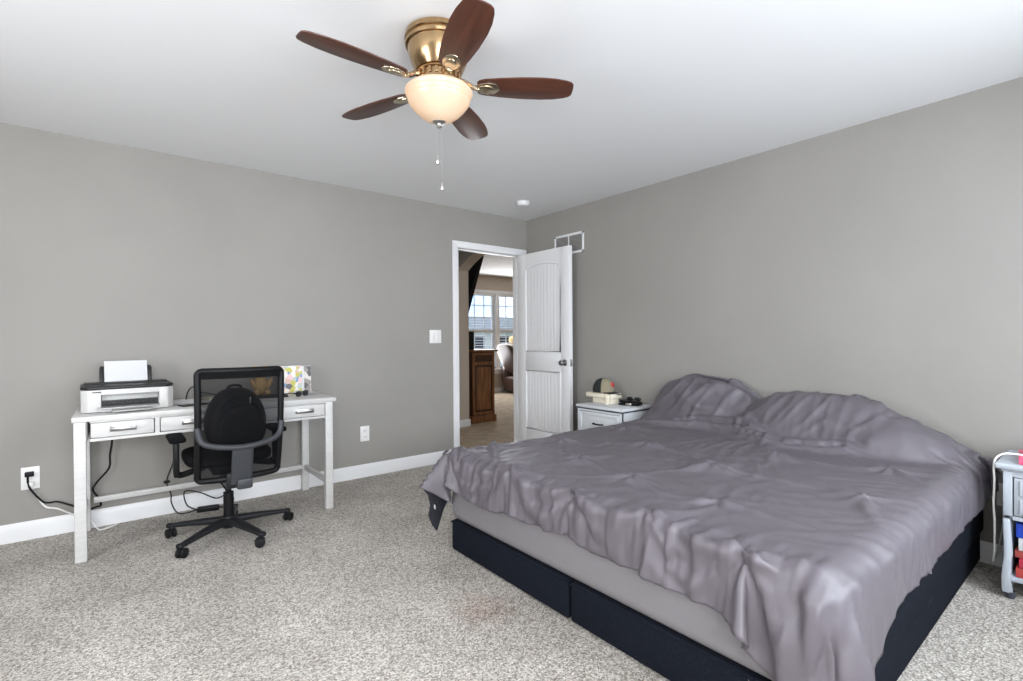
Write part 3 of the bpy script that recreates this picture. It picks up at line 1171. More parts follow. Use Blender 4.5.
# ---- loose things on the desktop
mb = MB().box(-0.12, 0.12, -0.085, 0.085, 0, 0.018, 0.002)
nb = mb.build('notebook', M['cream'])
nb.location = (-2.90, -0.20, 0.771)
nb.rotation_euler = (0, 0, radians(8))
tag(nb, 'pale notebook lying flat on the desk behind the chair mesh', 'notebook')
mb = MB().grid(8, 6, lambda u, v: (-0.105+0.21*u, -0.07+0.14*v, 0.004+0.012*(sin(u*5)*0.5+0.5)*v))
mb.grid(8, 6, lambda u, v: (-0.105+0.21*u, -0.07+0.14*v, 0.0+0.012*(sin(u*5)*0.5+0.5)*v))
solo(mb, 'letter', M['paper'], 'creased white letter lying on the desk beside the printer', 'paper', (-3.12, -0.32, 0.772), radians(-15))
mb = MB().box(-0.075, 0.075, -0.04, 0.04, 0, 0.006, 0.0025)
ph = thing('phone', 'black phone lying on the desk edge between printer and chair', 'phone', (-3.115, -0.455, 0.771), radians(20))
mb.build('phone_body', M['black'], ph)
MB().box(-0.07, 0.07, -0.036, 0.036, 0.006, 0.0066).build('phone_screen', M['tvscreen'], ph)
# mouse-like cable loop standing behind the chair mesh
mb = MB().tube([(-0.10, 0, 0.003), (-0.09, 0, 0.05), (-0.06, 0.01, 0.085), (-0.02, 0, 0.05), (0.05, 0, 0.03), (0.12, 0.01, 0.004)], 0.004, 8, smooth=6)
solo(mb, 'cable', M['rubber'], 'black cable loop standing on the desk seen through the chair mesh', 'cable', (-3.02, -0.10, 0.77))
# tan figurine
fg = thing('teddy_bear', 'small tan plush bear sitting on the desk behind the chair mesh', 'plush toy', (-2.66, -0.11, 0.77))
mb = MB().blob((0, 0, 0.07), (0.05, 0.045, 0.07), 2)
for s in (-1, 1):
    mb.blob((s*0.035, -0.045, 0.022), (0.02, 0.04, 0.02), 2, 14, 10)
    mb.blob((s*0.052, -0.02, 0.085), (0.017, 0.02, 0.04), 2, 14, 10, mx=rot('Y', s*25, (s*0.05, -0.02, 0.085)))
mb.build('bear_body', M['tan'], fg)
mb = MB().blob((0, -0.008, 0.165), (0.045, 0.042, 0.042), 2)
for s in (-1, 1):
    mb.blob((s*0.036, 0, 0.2), (0.016, 0.009, 0.016), 2, 12, 8)
mb.blob((0, -0.045, 0.155), (0.02, 0.018, 0.015), 2, 14, 10)
mb.build('bear_head', M['tan'], fg)
mb = MB()
for s in (-1, 1):
    mb.blob((s*0.017, -0.046, 0.175), (0.005, 0.005, 0.005), 2, 8, 6)
mb.blob((0, -0.063, 0.16), (0.007, 0.005, 0.005), 2, 8, 6)
mb.build('bear_face', M['black'], fg)
# dark folder / glasses
mb = MB().box(-0.11, 0.11, -0.07, 0.07, 0, 0.012, 0.003)
solo(mb, 'folder', M['charcoal'], 'black folder lying on the desk beside the plush bear', 'folder', (-2.64, -0.30, 0.771), radians(-10))
gl = thing('sunglasses', 'dark sunglasses lying on the desk in front of the collage', 'glasses', (-2.46, -0.42, 0.772), radians(35))
mb = MB()
for s in (-1, 1):
    mb.blob((s*0.036, 0, 0.02), (0.028, 0.004, 0.02), 3, 18, 10)
mb.build('lens', M['tvscreen'], gl)
mb = MB().tube([(-0.012, 0, 0.026), (0.012, 0, 0.026)], 0.003, 6)
for s in (-1, 1):
    mb.tube([(s*0.064, 0, 0.028), (s*0.066, 0.06, 0.026), (s*0.06, 0.12, 0.008)], 0.003, 6, smooth=4)
mb.build('frame', M['black'], gl)
mb = MB().grid(6, 6, lambda u, v: (-0.06+0.12*u, -0.08+0.16*v, 0.002+0.012*sin(u*3)*v))
mb.grid(6, 6, lambda u, v: (-0.06+0.12*u, -0.08+0.16*v, -0.002+0.012*sin(u*3)*v))
solo(mb, 'receipt', M['paper'], 'curled white slip of paper on the desk before the collage', 'paper', (-2.385, -0.235, 0.775), radians(30))

# collage block and slim grey block near the end of the desk
cb = thing('photo_block', 'upright block covered with a colourful photo collage on the desk', 'photo block', (-2.455, -0.115, 0.77), radians(-6))
MB().box(-0.085, 0.078, -0.02, 0.02, 0, 0.205, 0.003).build('block', M['trim'], cb)
MB().box(-0.083, 0.076, -0.0215, -0.0198, 0.002, 0.203).build('collage_print', M['collage'], cb, 'patchwork of small bright photos')
cb2 = thing('photo_block', 'slim upright block with a grey print next to the colourful collage', 'photo block', (-2.335, -0.105, 0.77), radians(-14))
MB().box(-0.042, 0.03, -0.02, 0.02, 0, 0.20, 0.003).build('block', M['trim'], cb2)
MB().box(-0.020, 0.029, -0.0215, -0.0198, 0.002, 0.198).build('grey_print', M['greyprint'], cb2, 'grey and black picture on the block')

# ================================================================== OFFICE CHAIR
oc = thing('office_chair', 'black mesh back swivel office chair on castors pulled up to the desk', 'office chair', (-2.966, -0.690, 0))
A0 = 2.5
for k in range(5):
    a = radians(A0+72*k)
    mx = Matrix.Rotation(a, 4, 'Z')
    arm = MB()
    n = 10

    def sect(u, v):
        r = 0.035+0.30*u
        ww = 0.030-0.012*u
        top = 0.112-0.020*u-0.012*u*u
        bot = top-(0.042-0.020*u)
        ang = 2*pi*v
        cx, cz = cos(ang), sin(ang)
        sx = math.copysign(abs(cx)**0.55, cx)
        sz = math.copysign(abs(cz)**0.55, cz)
        return mx @ Vector((r, ww*sx, (top+bot)/2+(top-bot)/2*sz))
    arm.grid(n, 16, sect)
    arm.blob((0.335, 0, 0.07), (0.018, 0.019, 0.014), 3, 16, 10, mx=mx)
    armo = arm.build('star_base_arm', M['charcoal'], oc)
    ca = MB()
    q = mx @ Matrix.Translation((0.335, 0, 0)) @ Matrix.Rotation(radians(40+50*k), 4, 'Z')
    for s in (-1, 1):
        wheel = [(0, -0.010), (0.020, -0.010), (0.026, -0.006), (0.0275, 0), (0.026, 0.006), (0.020, 0.010), (0, 0.010)]
        ca.lathe(wheel, 20, mx=q @ Matrix.Translation((0.012, s*0.0155, 0.0275)) @ Matrix.Rotation(radians(90), 4, 'X'))
    ca.box(-0.014, 0.026, -0.005, 0.005, 0.02, 0.05, 0.003, mx=q)
    ca.tube([(0, 0, 0.04), (0, 0, 0.075)], 0.006, 10, mx=q)
    co_ = ca.build('castor', M['rubber'], armo)
MB().lathe([(0, 0.05), (0.035, 0.05), (0.045, 0.065), (0.045, 0.10), (0.036, 0.118), (0, 0.118)], 28).build('hub', M['charcoal'], oc)
mb = MB().lathe([(0, 0.118), (0.028, 0.118), (0.028, 0.26), (0.024, 0.262), (0.016, 0.264), (0.016, 0.42), (0, 0.42)], 20)
mb.build('gas_lift', M['black'], oc)
mb = MB().box(-0.10, 0.10, -0.14, 0.12, 0.40, 0.45, 0.012)
mb.box(-0.05, 0.05, -0.26, -0.10, 0.34, 0.43, 0.012)
mb.tube([(0.08, 0.02, 0.42), (0.26, 0.03, 0.415)], 0.006, 8)
mb.tube([(0.24, 0.03, 0.415), (0.29, 0.03, 0.415)], 0.011, 8)
mb.build('tilt_mechanism', M['charcoal'], oc)


def seat_fn(q):
    return Vector((q.x, q.y*(1 if q.y < 0 else 1.0), q.z-0.10*max(0, q.y)**3+0.10*abs(q.x)**3))


MB().blob((0, 0.04, 0.485), (0.225, 0.235, 0.042), 4.0, 40, 20, seat_fn).build('seat', M['seatfab'], oc)
# backrest: closed loop frame
BYo = -0.235
LEAN = 0.09


def bp(x, z):
    """point of the backrest surface: leans back and wraps forward at the sides"""
    t = (z-0.385)/0.62
    return Vector((0.022+x, BYo-LEAN*t+0.05*(x/0.24)**2-0.03*sin(pi*min(1, max(0, t))), z))


def loop_pts():
    P = []
    zb, zt, wb, wt = 0.395, 1.005, 0.224, 0.209
    c = 0.024
    for (cx, cz, a0) in ((wt-c, zt-c, 0), (-wt+c, zt-c, 90), (-wb+c+0.02, zb+c, 180), (wb-c-0.02, zb+c, 270)):
        for i in range(6):
            a = radians(a0+18*i)
            P.append((cx+c*cos(a), cz+c*sin(a)))
    out = []
    for i, p in enumerate(P):
        q = P[(i+1) % len(P)]
        m = max(1, int(hypot(q[0]-p[0], q[1]-p[1])/0.05))
        for k in range(m):
            out.append((p[0]+(q[0]-p[0])*k/m, p[1]+(q[1]-p[1])*k/m))
    return out


LP = loop_pts()
mb = MB().tube([bp(*p) for p in LP], 0.017, 10, closed=True, flat=None)
mb.build('back_frame', M['black'], oc)
# mesh panel inside the loop
mb = MB()


def panel(u, v):
    z = 0.40+0.60*v
    w_ = 0.214-0.010*v
    x = -w_+2*w_*u
    return bp(x, z)+Vector((0, 0.004, 0))


mb.grid(16, 24, panel)
mb.build('back_mesh', M['mesh'], oc, 'see-through black mesh')
mb = MB().grid(16, 4, lambda u, v: bp(-0.20+0.40*u, 0.962+0.035*v)+Vector((0, -0.012, 0)))
mb.grid(16, 4, lambda u, v: bp(-0.20+0.40*u, 0.962+0.035*v)+Vector((0, 0.012, 0)))
mb.build('top_band', M['seatfab'], oc)
# yoke and spine
mb = MB()
off = Vector((0, -0.028, 0))
mb.tube([bp(-0.212, 0.70)+off*0.3, bp(-0.195, 0.63)+off, bp(-0.15, 0.602)+off*1.3, bp(-0.05, 0.585)+off*1.6, bp(0.05, 0.585)+off*1.6, bp(0.15, 0.602)+off*1.3, bp(0.195, 0.635)+off, bp(0.211, 0.70)+off*0.3], 0.016, 10, smooth=6, flat=1.0)
mb.build('back_yoke', M['graphite'], oc)


def spine(u, v):
    z = 0.37+0.225*u
    ang = 2*pi*v
    hw_ = 0.054
    cx, cz = cos(ang), sin(ang)
    p = bp(0.0, z)+Vector((0, -0.038, 0))
    return Vector((p.x+hw_*math.copysign(abs(cx)**0.4, cx), p.y+0.016*math.copysign(abs(cz)**0.6, cz), z))


mb = MB().grid(8, 24, spine)
mb.box(-0.005, 0.075, -0.31, -0.20, 0.34, 0.40, 0.012)
mb.build('back_spine', M['graphite'], oc)
for s in (-1, 1):
    ar = MB()
    ar.box(s*0.262-0.04, s*0.262+0.04, -0.13, 0.13, 0.605, 0.635, 0.012, 3)
    pad = ar.build('armrest_pad', M['seatfab'], oc)
    mb = MB().box(s*0.262-0.014, s*0.262+0.014, -0.055, -0.005, 0.40, 0.61, 0.008)
    mb.box(s*0.262-0.012, s*0.262+0.012, 0.012, 0.03, 0.42, 0.61, 0.006)
    mb.tube([(s*0.262, -0.025, 0.415), (s*0.23, -0.01, 0.405), (s*0.12, 0, 0.43)], 0.017, 8, smooth=5)
    mb.build('armrest_post', M['black'], oc)

# backpack standing on the seat behind the mesh
bk = thing('backpack', 'rounded black backpack standing on the seat of the office chair', 'backpack', (-2.928, -0.712, 0.525))


def pack_fn(q):
    return Vector((q.x*(1-0.22*max(0, q.z)), q.y, q.z))


MB().blob((0, 0, 0.175), (0.165, 0.115, 0.185), 2.7, 40, 26, pack_fn).build('pack_body', M['packfab'], bk)
MB().blob((0.015, -0.10, 0.14), (0.13, 0.05, 0.125), 2.8, 32, 20, pack_fn).build('front_pocket', M['packfab'], bk)
MB().tube([(-0.10, -0.10, 0.24), (-0.06, -0.105, 0.29), (0, -0.10, 0.315), (0.06, -0.105, 0.29), (0.11, -0.10, 0.23)], 0.004, 6, smooth=8).build('zipper', M['black'], bk)
MB().box(0.055, 0.061, -0.122, -0.118, 0.27, 0.31, 0.001).build('zipper_pull', M['nickel'], bk, 'bright metal zipper pull')
MB().tube([(-0.04, 0.02, 0.345), (-0.03, 0.02, 0.368), (0.0, 0.02, 0.374), (0.03, 0.02, 0.368), (0.04, 0.02, 0.345)], 0.008, 8, smooth=5).build('carry_loop', M['packfab'], bk)

# ================================================================== CEILING FAN
FX, FYc = -2.428, -2.279
fan = thing('ceiling_fan', 'five blade walnut and brass ceiling fan with a glowing bowl light', 'ceiling fan', (FX, FYc, H))
fan.scale = (1, 1, 0.89)
mb = MB().lathe([(0, 0), (0.118, 0), (0.138, -0.012), (0.140, -0.034), (0.132, -0.040), (0.132, -0.046), (0.139, -0.050), (0.136, -0.062), (0.128, -0.064)], 48)
mb.build('canopy', M['brass'], fan)
mb = MB().lathe([(0.128, -0.064), (0.126, -0.09), (0.116, -0.13), (0.102, -0.165), (0.095, -0.178), (0.0, -0.178)], 48)
mb.build('motor_housing', M['brass'], fan)
mb = MB().lathe([(0.0, -0.178), (0.088, -0.178), (0.092, -0.184), (0.092, -0.19), (0.084, -0.194), (0.084, -0.222), (0.092, -0.226), (0.092, -0.232), (0.0, -0.234)], 48)
for k in range(20):
    a = 2*pi*k/20
    mb.box(0.080, 0.094, -0.006, 0.006, -0.222, -0.194, 0.002, mx=Matrix.Rotation(a, 4, 'Z'))
mb.build('vented_band', M['brass'], fan)
mb = MB().lathe([(0.0, -0.234), (0.062, -0.234), (0.062, -0.25), (0.07, -0.256), (0.126, -0.262), (0.13, -0.268), (0.0, -0.268)], 40)
mb.build('light_fitter', M['brass'], fan)
BT = radians(37.3)
for k in range(5):
    mx = Matrix.Rotation(BT+2*pi*k/5, 4, 'Z')
    tilt = Matrix.Translation((0, 0, -0.238)) @ Matrix.Rotation(radians(-11), 4, 'X')
    hv = [(0.160, 0.030), (0.168, 0.042), (0.19, 0.050), (0.26, 0.060), (0.34, 0.067), (0.43, 0.069), (0.485, 0.065), (0.532, 0.055), (0.555, 0.045), (0.564, 0.032), (0.566, 0.012)]
    ol = [(p[0], -p[1]) for p in hv]+[(p[0], p[1]) for p in reversed(hv)]
    bl = MB().prism(ol, 2, -0.003, 0.003, 0.0015).build('fan_blade', M['walnut'], fan)
    bl.matrix_local = mx @ tilt
    ir = MB()
    # iron: curved neck, then a shield shaped plate below the blade
    ir.tube([(0.085, 0, -0.212), (0.11, 0, -0.218), (0.14, 0, -0.238), (0.17, 0, -0.247)], lambda u: 0.013-0.002*u, 8, smooth=5)
    sh = [(0.15, -0.012), (0.175, -0.030), (0.205, -0.036), (0.235, -0.030), (0.252, -0.012), (0.256, 0), (0.252, 0.012), (0.235, 0.030), (0.205, 0.036), (0.175, 0.030), (0.15, 0.012)]
    ir.prism(sh, 2, -0.009, -0.003, 0.002, mx=tilt)
    ir.prism([(0.17+(p[0]-0.17)*0.7, p[1]*0.62) for p in sh], 2, -0.014, -0.008, 0.002, mx=tilt)
    io = ir.build('blade_iron', M['iron'], fan)
    io.matrix_local = mx
ro, ri = 0.141, 0.136
bowlp = [(0.134, -0.262), (0.141, -0.270), (0.141, -0.276), (0.136, -0.285), (0.127, -0.297), (0.126, -0.304), (0.129, -0.310), (0.124, -0.322), (0.108, -0.346), (0.087, -0.370), (0.062, -0.391), (0.036, -0.405), (0.015, -0.409)]
mb = MB().lathe(bowlp+[(r-0.004 if r > 0.02 else r, z+0.005) for (r, z) in reversed(bowlp)], 48)
mb.build('bowl_shade', M['bowl'], fan, 'frosted glass bowl lit from inside')
mb = MB().lathe([(0, -0.402), (0.028, -0.404), (0.028, -0.410), (0.018, -0.416), (0.010, -0.419), (0.009, -0.424), (0.012, -0.429), (0.008, -0.435), (0, -0.437)], 20)
mb.build('finial', M['nickel'], fan)
for (px, py, L, nm) in ((-0.004, 0.008, 0.585, 'a'), (0.012, 0.0, 0.708, 'b')):
    mb = MB()
    z0 = -0.43 if nm == 'a' else -0.42
    mb.tube([(px, py, z0), (px, py, -L)], 0.0004, 5)
    mb.build('pull_chain', M['nickel'], fan)
    MB().lathe([(0, -L+0.02), (0.004, -L+0.018), (0.008, -L), (0.008, -L-0.014), (0.004, -L-0.02), (0, -L-0.02)], 12, (px, py, 0)).build('chain_pull', M['nickel'], fan)
for k in range(2):
    bd = bpy.data.lights.new('bulb', 'POINT')
    bd.energy = 3.8
    bd.color = (1.0, 0.74, 0.42)
    bd.shadow_soft_size = 0.025
    bo = bpy.data.objects.new('bulb', bd)
    COL.objects.link(bo)
    bo.location = (FX+(-0.05 if k else 0.05), FYc+(0.05 if k else -0.05), H-0.250)

# ---- ceiling and wall fittings
sd = thing('smoke_detector', 'round white smoke detector on the ceiling near the corner', 'smoke detector', (-0.508, -0.541, H))
MB().lathe([(0, 0), (0.062, 0), (0.062, -0.008), (0.0, -0.008)], 32).build('mounting_plate', M['plate'], sd)
MB().lathe([(0, -0.008), (0.06, -0.008), (0.058, -0.022), (0.046, -0.036), (0.02, -0.040), (0, -0.040)], 32).build('detector_cover', M['trim'], sd)

vt = thing('air_vent', 'white return air grille high on the wall above the open door', 'air vent', (0, -0.635, 2.09))
mb = MB()
hwv, hh = 0.20, 0.10
for (a, b, c, dd) in ((-hwv, hwv, hh-0.022, hh), (-hwv, hwv, -hh, -hh+0.022), (-hwv, -hwv+0.022, -hh, hh), (hwv-0.022, hwv, -hh, hh)):
    mb.box(-0.010, 0, a, b, c, dd, 0.002)
mb.box(-0.009, 0, -0.006, 0.006, -hh, hh, 0.001)
mb.build('vent_frame', M['trim'], vt)
mb = MB()
for k in range(11):
    z = -0.072+k*0.0144
    mb.box(-0.006, -0.001, -hwv+0.02, hwv-0.02, z-0.006, z+0.006, mx=rot('Y', 35, (-0.003, 0, z)))
mb.build('louvres', mat('grey_louvre', (0.30, 0.29, 0.28), 0.5), vt)

sw = thing('light_switch', 'white double rocker light switch on the wall beside the doorway', 'light switch', (-1.14, 0, 1.192))
MB().box(-0.062, 0.062, -0.006, 0, -0.062, 0.062, 0.003).build('switch_plate', M['plate'], sw)
for s in (-1, 1):
    MB().box(s*0.024-0.016, s*0.024+0.016, -0.010, -0.005, -0.033, 0.033, 0.002, mx=rot('X', 4)).build('rocker', M['plate'], sw)


def outlet(label, loc, rz, hw_=0.04, hh_=0.064):
    t = thing('wall_outlet', label, 'outlet', loc, rz)
    MB().box(-hw_, hw_, -0.006, 0, -hh_, hh_, 0.003).build('outlet_plate', M['plate'], t)
    for s in (-1, 1):
        MB().box(-0.017, 0.017, -0.0085, -0.005, s*0.026-0.018, s*0.026+0.018, 0.003).build('socket', M['plate'], t)
        mb = MB()
        for q in (-1, 1):
            mb.box(q*0.007-0.0015, q*0.007+0.0015, -0.0092, -0.008, s*0.026-0.006, s*0.026+0.006)
        mb.build('socket_slots', M['black'], t)
    return t


outlet('white wall outlet between the desk and the doorway', (-1.833, 0, 0.368), 0)
outlet('white wall outlet with two cords plugged in beside the desk', (-3.89, 0, 0.362), 0, 0.041, 0.066)
outlet('white wall outlet half behind the shelf nightstand', (0, -3.695, 0.365), radians(-90), 0.036, 0.058)

# ---- cords
pc = thing('mains_cable', 'black power cord plugged into the outlet and running under the desk', 'cord', (-3.89, -0.02, 0.39))
mb = MB().box(-0.022, 0.018, -0.022, 0.0, -0.014, 0.014, 0.004)
mb.build('plug', M['black'], pc)
mb = MB().tube([(-0.009, -0.012, 0.0), (-0.006, -0.015, -0.06), (0.012, -0.016, -0.105), (0.055, -0.016, -0.172), (0.085, -0.016, -0.184), (0.121, -0.016, -0.186), (0.189, -0.018, -0.225), (0.25, -0.02, -0.262), (0.30, -0.02, -0.255), (0.322, -0.02, -0.248), (0.308, -0.02, -0.195), (0.284, -0.02, -0.146), (0.304, -0.02, -0.10), (0.363, -0.02, -0.022), (0.368, -0.02, 0.06), (0.379, -0.02, 0.147), (0.38, 0.0, 0.30)], 0.0055, 8, smooth=6)
mb.build('cord', M['rubber'], pc)
wc_ = thing('mains_cable', 'white cord hanging from the outlet down to the floor behind the desk leg', 'cord', (-3.89, -0.02, 0.33))
MB().box(-0.02, 0.016, -0.018, 0.0, -0.012, 0.012, 0.004).build('plug', M['white_wire'], wc_)
mb = MB().tube([(-0.005, -0.008, -0.012), (0.033, -0.012, -0.084), (0.067, -0.014, -0.145), (0.12, -0.016, -0.168), (0.184, -0.018, -0.213), (0.255, -0.02, -0.25), (0.30, -0.05, -0.315), (0.317, -0.09, -0.323), (0.36, -0.07, -0.323), (0.40, -0.04, -0.322)], 0.005, 8, smooth=8)
mb.build('cord', M['white_wire'], wc_)
ad = thing('power_adapter', 'black power adapter with looping cords on the floor under the desk', 'power adapter', (-2.98, -0.13, 0))
MB().box(-0.085, 0.045, -0.022, 0.022, 0.002, 0.035, 0.006, mx=rot('Z', -12)).build('adapter_body', M['black'], ad)
mb = MB().tube([(-0.08, 0.015, 0.02), (-0.14, 0.03, 0.06), (-0.15, 0.05, 0.15), (-0.06, 0.07, 0.12), (0.04, 0.07, 0.06), (0.10, 0.06, 0.10), (0.06, 0.07, 0.17)], 0.004, 7, smooth=8)
mb.tube([(0.04, -0.01, 0.02), (0.10, 0.0, 0.01), (0.14, 0.04, 0.05), (0.08, 0.08, 0.14), (0.06, 0.09, 0.30), (0.06, 0.09, 0.42)], 0.004, 7, smooth=8)
mb.build('adapter_cord', M['rubber'], ad)
dc = thing('hanging_cord', 'thin black cord hanging from the desk to the floor beside the chair', 'cord', (-3.18, -0.06, 0))
mb = MB().tube([(0.0, 0.03, 0.44), (-0.012, 0.01, 0.347), (-0.041, 0.01, 0.264), (-0.047, 0.01, 0.212), (-0.025, 0.008, 0.14), (-0.025, 0.0, 0.09), (-0.003, -0.02, 0.03), (0.03, -0.03, 0.006), (0.09, -0.02, 0.006), (0.13, 0.0, 0.006)], 0.0038, 7, smooth=8)
mb.build('cord', M['rubber'], dc)
MB().box(-0.065, -0.03, -0.002, 0.02, 0.218, 0.236, 0.006).build('inline_switch', M['black'], dc)

# ================================================================== NIGHTSTAND BY THE DOOR
na = thing('nightstand', 'pale grey nightstand between the open door and the bed', 'nightstand', (-0.225, -1.375, 0))
hwN, hdN, zt = 0.235, 0.195, 0.612
MB().box(-hdN-0.012, hdN+0.02, -hwN-0.012, hwN+0.012, zt-0.022, zt, 0.004).build('top', M['nsgrey'], na)
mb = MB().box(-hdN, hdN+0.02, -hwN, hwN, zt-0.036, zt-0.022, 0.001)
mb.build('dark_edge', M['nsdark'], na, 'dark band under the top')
mb = MB()
for (a, b, c, dd) in ((-hdN, hdN, -hwN, -hwN+0.02), (-hdN, hdN, hwN-0.02, hwN), (hdN-0.015, hdN, -hwN, hwN)):
    mb.box(a+0.003, b, c, dd, 0.10, zt-0.036)
mb.box(-hdN+0.002, hdN-0.002, -hwN+0.001, hwN-0.001, 0.101, 0.12).box(-hdN, -hdN+0.02, -hwN, -hwN+0.02, 0.10, zt-0.036).box(-hdN, -hdN+0.02, hwN-0.02, hwN, 0.10, zt-0.036).box(-hdN, -hdN+0.02, -hwN, hwN, 0.355, 0.375)
mb.box(-hdN+0.001, -hdN+0.02, -hwN+0.02, hwN-0.02, zt-0.05, zt-0.036)
mb.build('carcass', M['nsgrey'], na)
for (za, zb) in ((0.38, 0.558), (0.125, 0.35)):
    dw = MB().box(-hdN-0.004, -hdN+0.014, -hwN+0.024, hwN-0.024, za, zb, 0.003)
    for (c, dd, e, f) in ((-hwN+0.024, -hwN+0.05, za, zb), (hwN-0.05, hwN-0.024, za, zb), (-hwN+0.05, hwN-0.05, za, za+0.026), (-hwN+0.05, hwN-0.05, zb-0.026, zb)):
        dw.box(-hdN-0.011, -hdN-0.003, c, dd, e, f, 0.002)
    dwo = dw.build('drawer', M['nsgrey'], na)
    zm = (za+zb)/2
    MB().tube([(-hdN-0.004, -0.045, zm), (-hdN-0.03, -0.04, zm), (-hdN-0.03, 0.04, zm), (-hdN-0.004, 0.045, zm)], 0.006, 8, smooth=4).build('drawer_handle', M['black'], dwo, 'dark bar handle')
for sx in (-1, 1):
    for sy in (-1, 1):
        MB().box(sx*(hdN-0.025)-0.02, sx*(hdN-0.025)+0.02, sy*(hwN-0.022)-0.02, sy*(hwN-0.022)+0.02, 0, 0.10, 0.003).build('leg', M['nsgrey'], na)

# cream caddy made of a lipped tray on a smaller box
tr = thing('storage_box', 'cream box with a wide lip standing on the nightstand by the door', 'box', (-0.20, -1.245, zt), radians(-4))
mb = MB()
mb.box(-0.055, 0.055, -0.115, 0.085, 0.0, 0.045, 0.004)
mb.build('box_base', M['cream'], tr)
mb = MB()
mb.box(-0.07, 0.07, -0.135, 0.155, 0.045, 0.052, 0.002)
for (a, b, c, dd) in ((-0.07, -0.064, -0.135, 0.155), (0.064, 0.07, -0.135, 0.155), (-0.07, 0.07, -0.135, -0.129), (-0.07, 0.07, 0.149, 0.155)):
    mb.box(a, b, c, dd, 0.045, 0.085, 0.002)
mb.box(-0.085, -0.07, -0.125, -0.085, 0.0, 0.075, 0.003)
mb.build('box_tray', M['cream'], tr)

# trucker cap resting on the box
cp = thing('baseball_cap', 'khaki and black baseball cap with a red patch on the cream box', 'cap', (-0.20, -1.235, zt+0.092), radians(-75))


def cap_f(lo, hi):
    def f(u, v):
        a = radians(lo+(hi-lo)*u)
        b = v*pi/2
        r = 0.085*cos(b)**0.8
        return Vector((r*cos(a)*1.1, r*sin(a), 0.118*sin(b)**0.9))
    return f


capo = MB().grid(20, 12, cap_f(-80, 80)).build('front_panel', M['capfab'], cp)
MB().grid(24, 12, cap_f(80, 280)).build('back_panels', M['capblack'], cp, 'black back half of the cap')
mb = MB().grid(16, 6, lambda u, v: Vector(((0.085+0.075*v*cos(radians(-70+140*u))**0.5 if True else 0)*cos(radians(-70+140*u))*1.1, 0.088*sin(radians(-70+140*u)), 0.004-0.02*v*(cos(radians(-70+140*u))))))
mb.build('brim', M['capblack'], cp)
MB().blob((0.083, 0.005, 0.065), (0.010, 0.028, 0.024), 2, 16, 10, mx=rot('Y', -22, (0.083, 0, 0.065))).build('patch', M['red'], cp, 'round red patch')
MB().lathe([(0, 0.121), (0.007, 0.119), (0.007, 0.115), (0, 0.115)], 10).build('top_button', M['capfab'], cp)
# dark remote/wallet pile
wl_ = thing('wallet', 'black leather wallet on the nightstand between cap and bed', 'wallet', (-0.17, -1.50, zt+0.001), radians(12))
mb = MB().box(-0.05, 0.05, -0.085, 0.085, 0.0, 0.016, 0.006, 3)
mb.build('wallet_lower', M['black'], wl_)
mb = MB().box(-0.048, 0.048, -0.083, 0.08, 0.017, 0.034, 0.007, 3, mx=rot('X', 4))
mb.build('wallet_flap', M['black'], wl_)
MB().box(-0.053, -0.049, -0.03, 0.02, 0.004, 0.02, 0.001).build('wallet_clasp', M['nickel'], wl_, 'shiny silver clasp')
gl2 = thing('sunglasses', 'folded black sunglasses lying on the black wallet by the bed', 'glasses', (-0.165, -1.53, zt+0.042), radians(100))
mb = MB()
for s in (-1, 1):
    mb.blob((s*0.034, 0, 0.012), (0.028, 0.005, 0.016), 3, 16, 10)
mb.build('lens', M['tvscreen'], gl2)
mb = MB().tube([(-0.01, 0, 0.016), (0.01, 0, 0.016)], 0.003, 6)
mb.tube([(-0.062, 0, 0.014), (-0.05, 0.02, 0.01), (0.05, 0.025, 0.004)], 0.003, 6, smooth=4)
mb.tube([(0.062, 0, 0.014), (0.05, 0.014, 0.01), (-0.05, 0.018, 0.004)], 0.003, 6, smooth=4)
mb.build('frame', M['black'], gl2)

# ================================================================== NIGHTSTAND WITH OPEN SHELF (far side of the bed)
nbx, nby = -0.215, -3.955
nb2 = thing('nightstand', 'blue grey nightstand with open shelf of books at the picture edge', 'nightstand', (nbx, nby, 0))
fx = -0.195                   # front face, local x
wN = 0.225
MB().box(fx-0.025, 0.195, -wN-0.025, wN+0.025, 0.578, 0.602, 0.007, 3).build('top', M['nsblue'], nb2)
mb = MB().box(fx-0.004, 0.18, -wN-0.006, wN+0.006, 0.566, 0.578, 0.003)
mb.box(fx, fx+0.02, wN-0.03, wN, 0.37, 0.566, 0.002).box(fx, fx+0.02, -wN, -wN+0.03, 0.37, 0.566, 0.002)
mb.box(fx, fx+0.02, -wN+0.03, wN-0.03, 0.545, 0.566).box(fx, fx+0.02, -wN+0.03, wN-0.03, 0.355, 0.372)
mb.box(fx+0.018, 0.18, wN-0.019, wN-0.001, 0.357, 0.565).box(fx+0.018, 0.18, -wN+0.001, -wN+0.019, 0.357, 0.565).box(fx+0.018, 0.178, -wN+0.002, wN-0.002, 0.358, 0.367).box(0.165, 0.18, -wN, wN, 0.08, 0.566)
mb.build('carcass', M['nsblue'], nb2)
dw = MB().box(fx-0.002, fx+0.014, -wN+0.034, wN-0.034, 0.376, 0.542, 0.003)
for (za, zb) in ((0.384, 0.452), (0.466, 0.534)):
    dw.box(fx-0.012, fx+0.002, -wN+0.05, wN-0.05, za, zb, 0.006, 3)
dwo = dw.build('drawer', M['nsblue'], nb2)
for za in (0.418, 0.50):
    MB().lathe([(0, 0), (0.007, 0), (0.006, 0.012), (0.013, 0.018), (0.014, 0.024), (0.008, 0.03), (0, 0.031)], 16, mx=Matrix.Translation((fx-0.012, 0, za)) @ Matrix.Rotation(radians(-90), 4, 'Y')).build('knob', M['dark_nickel'], dwo)
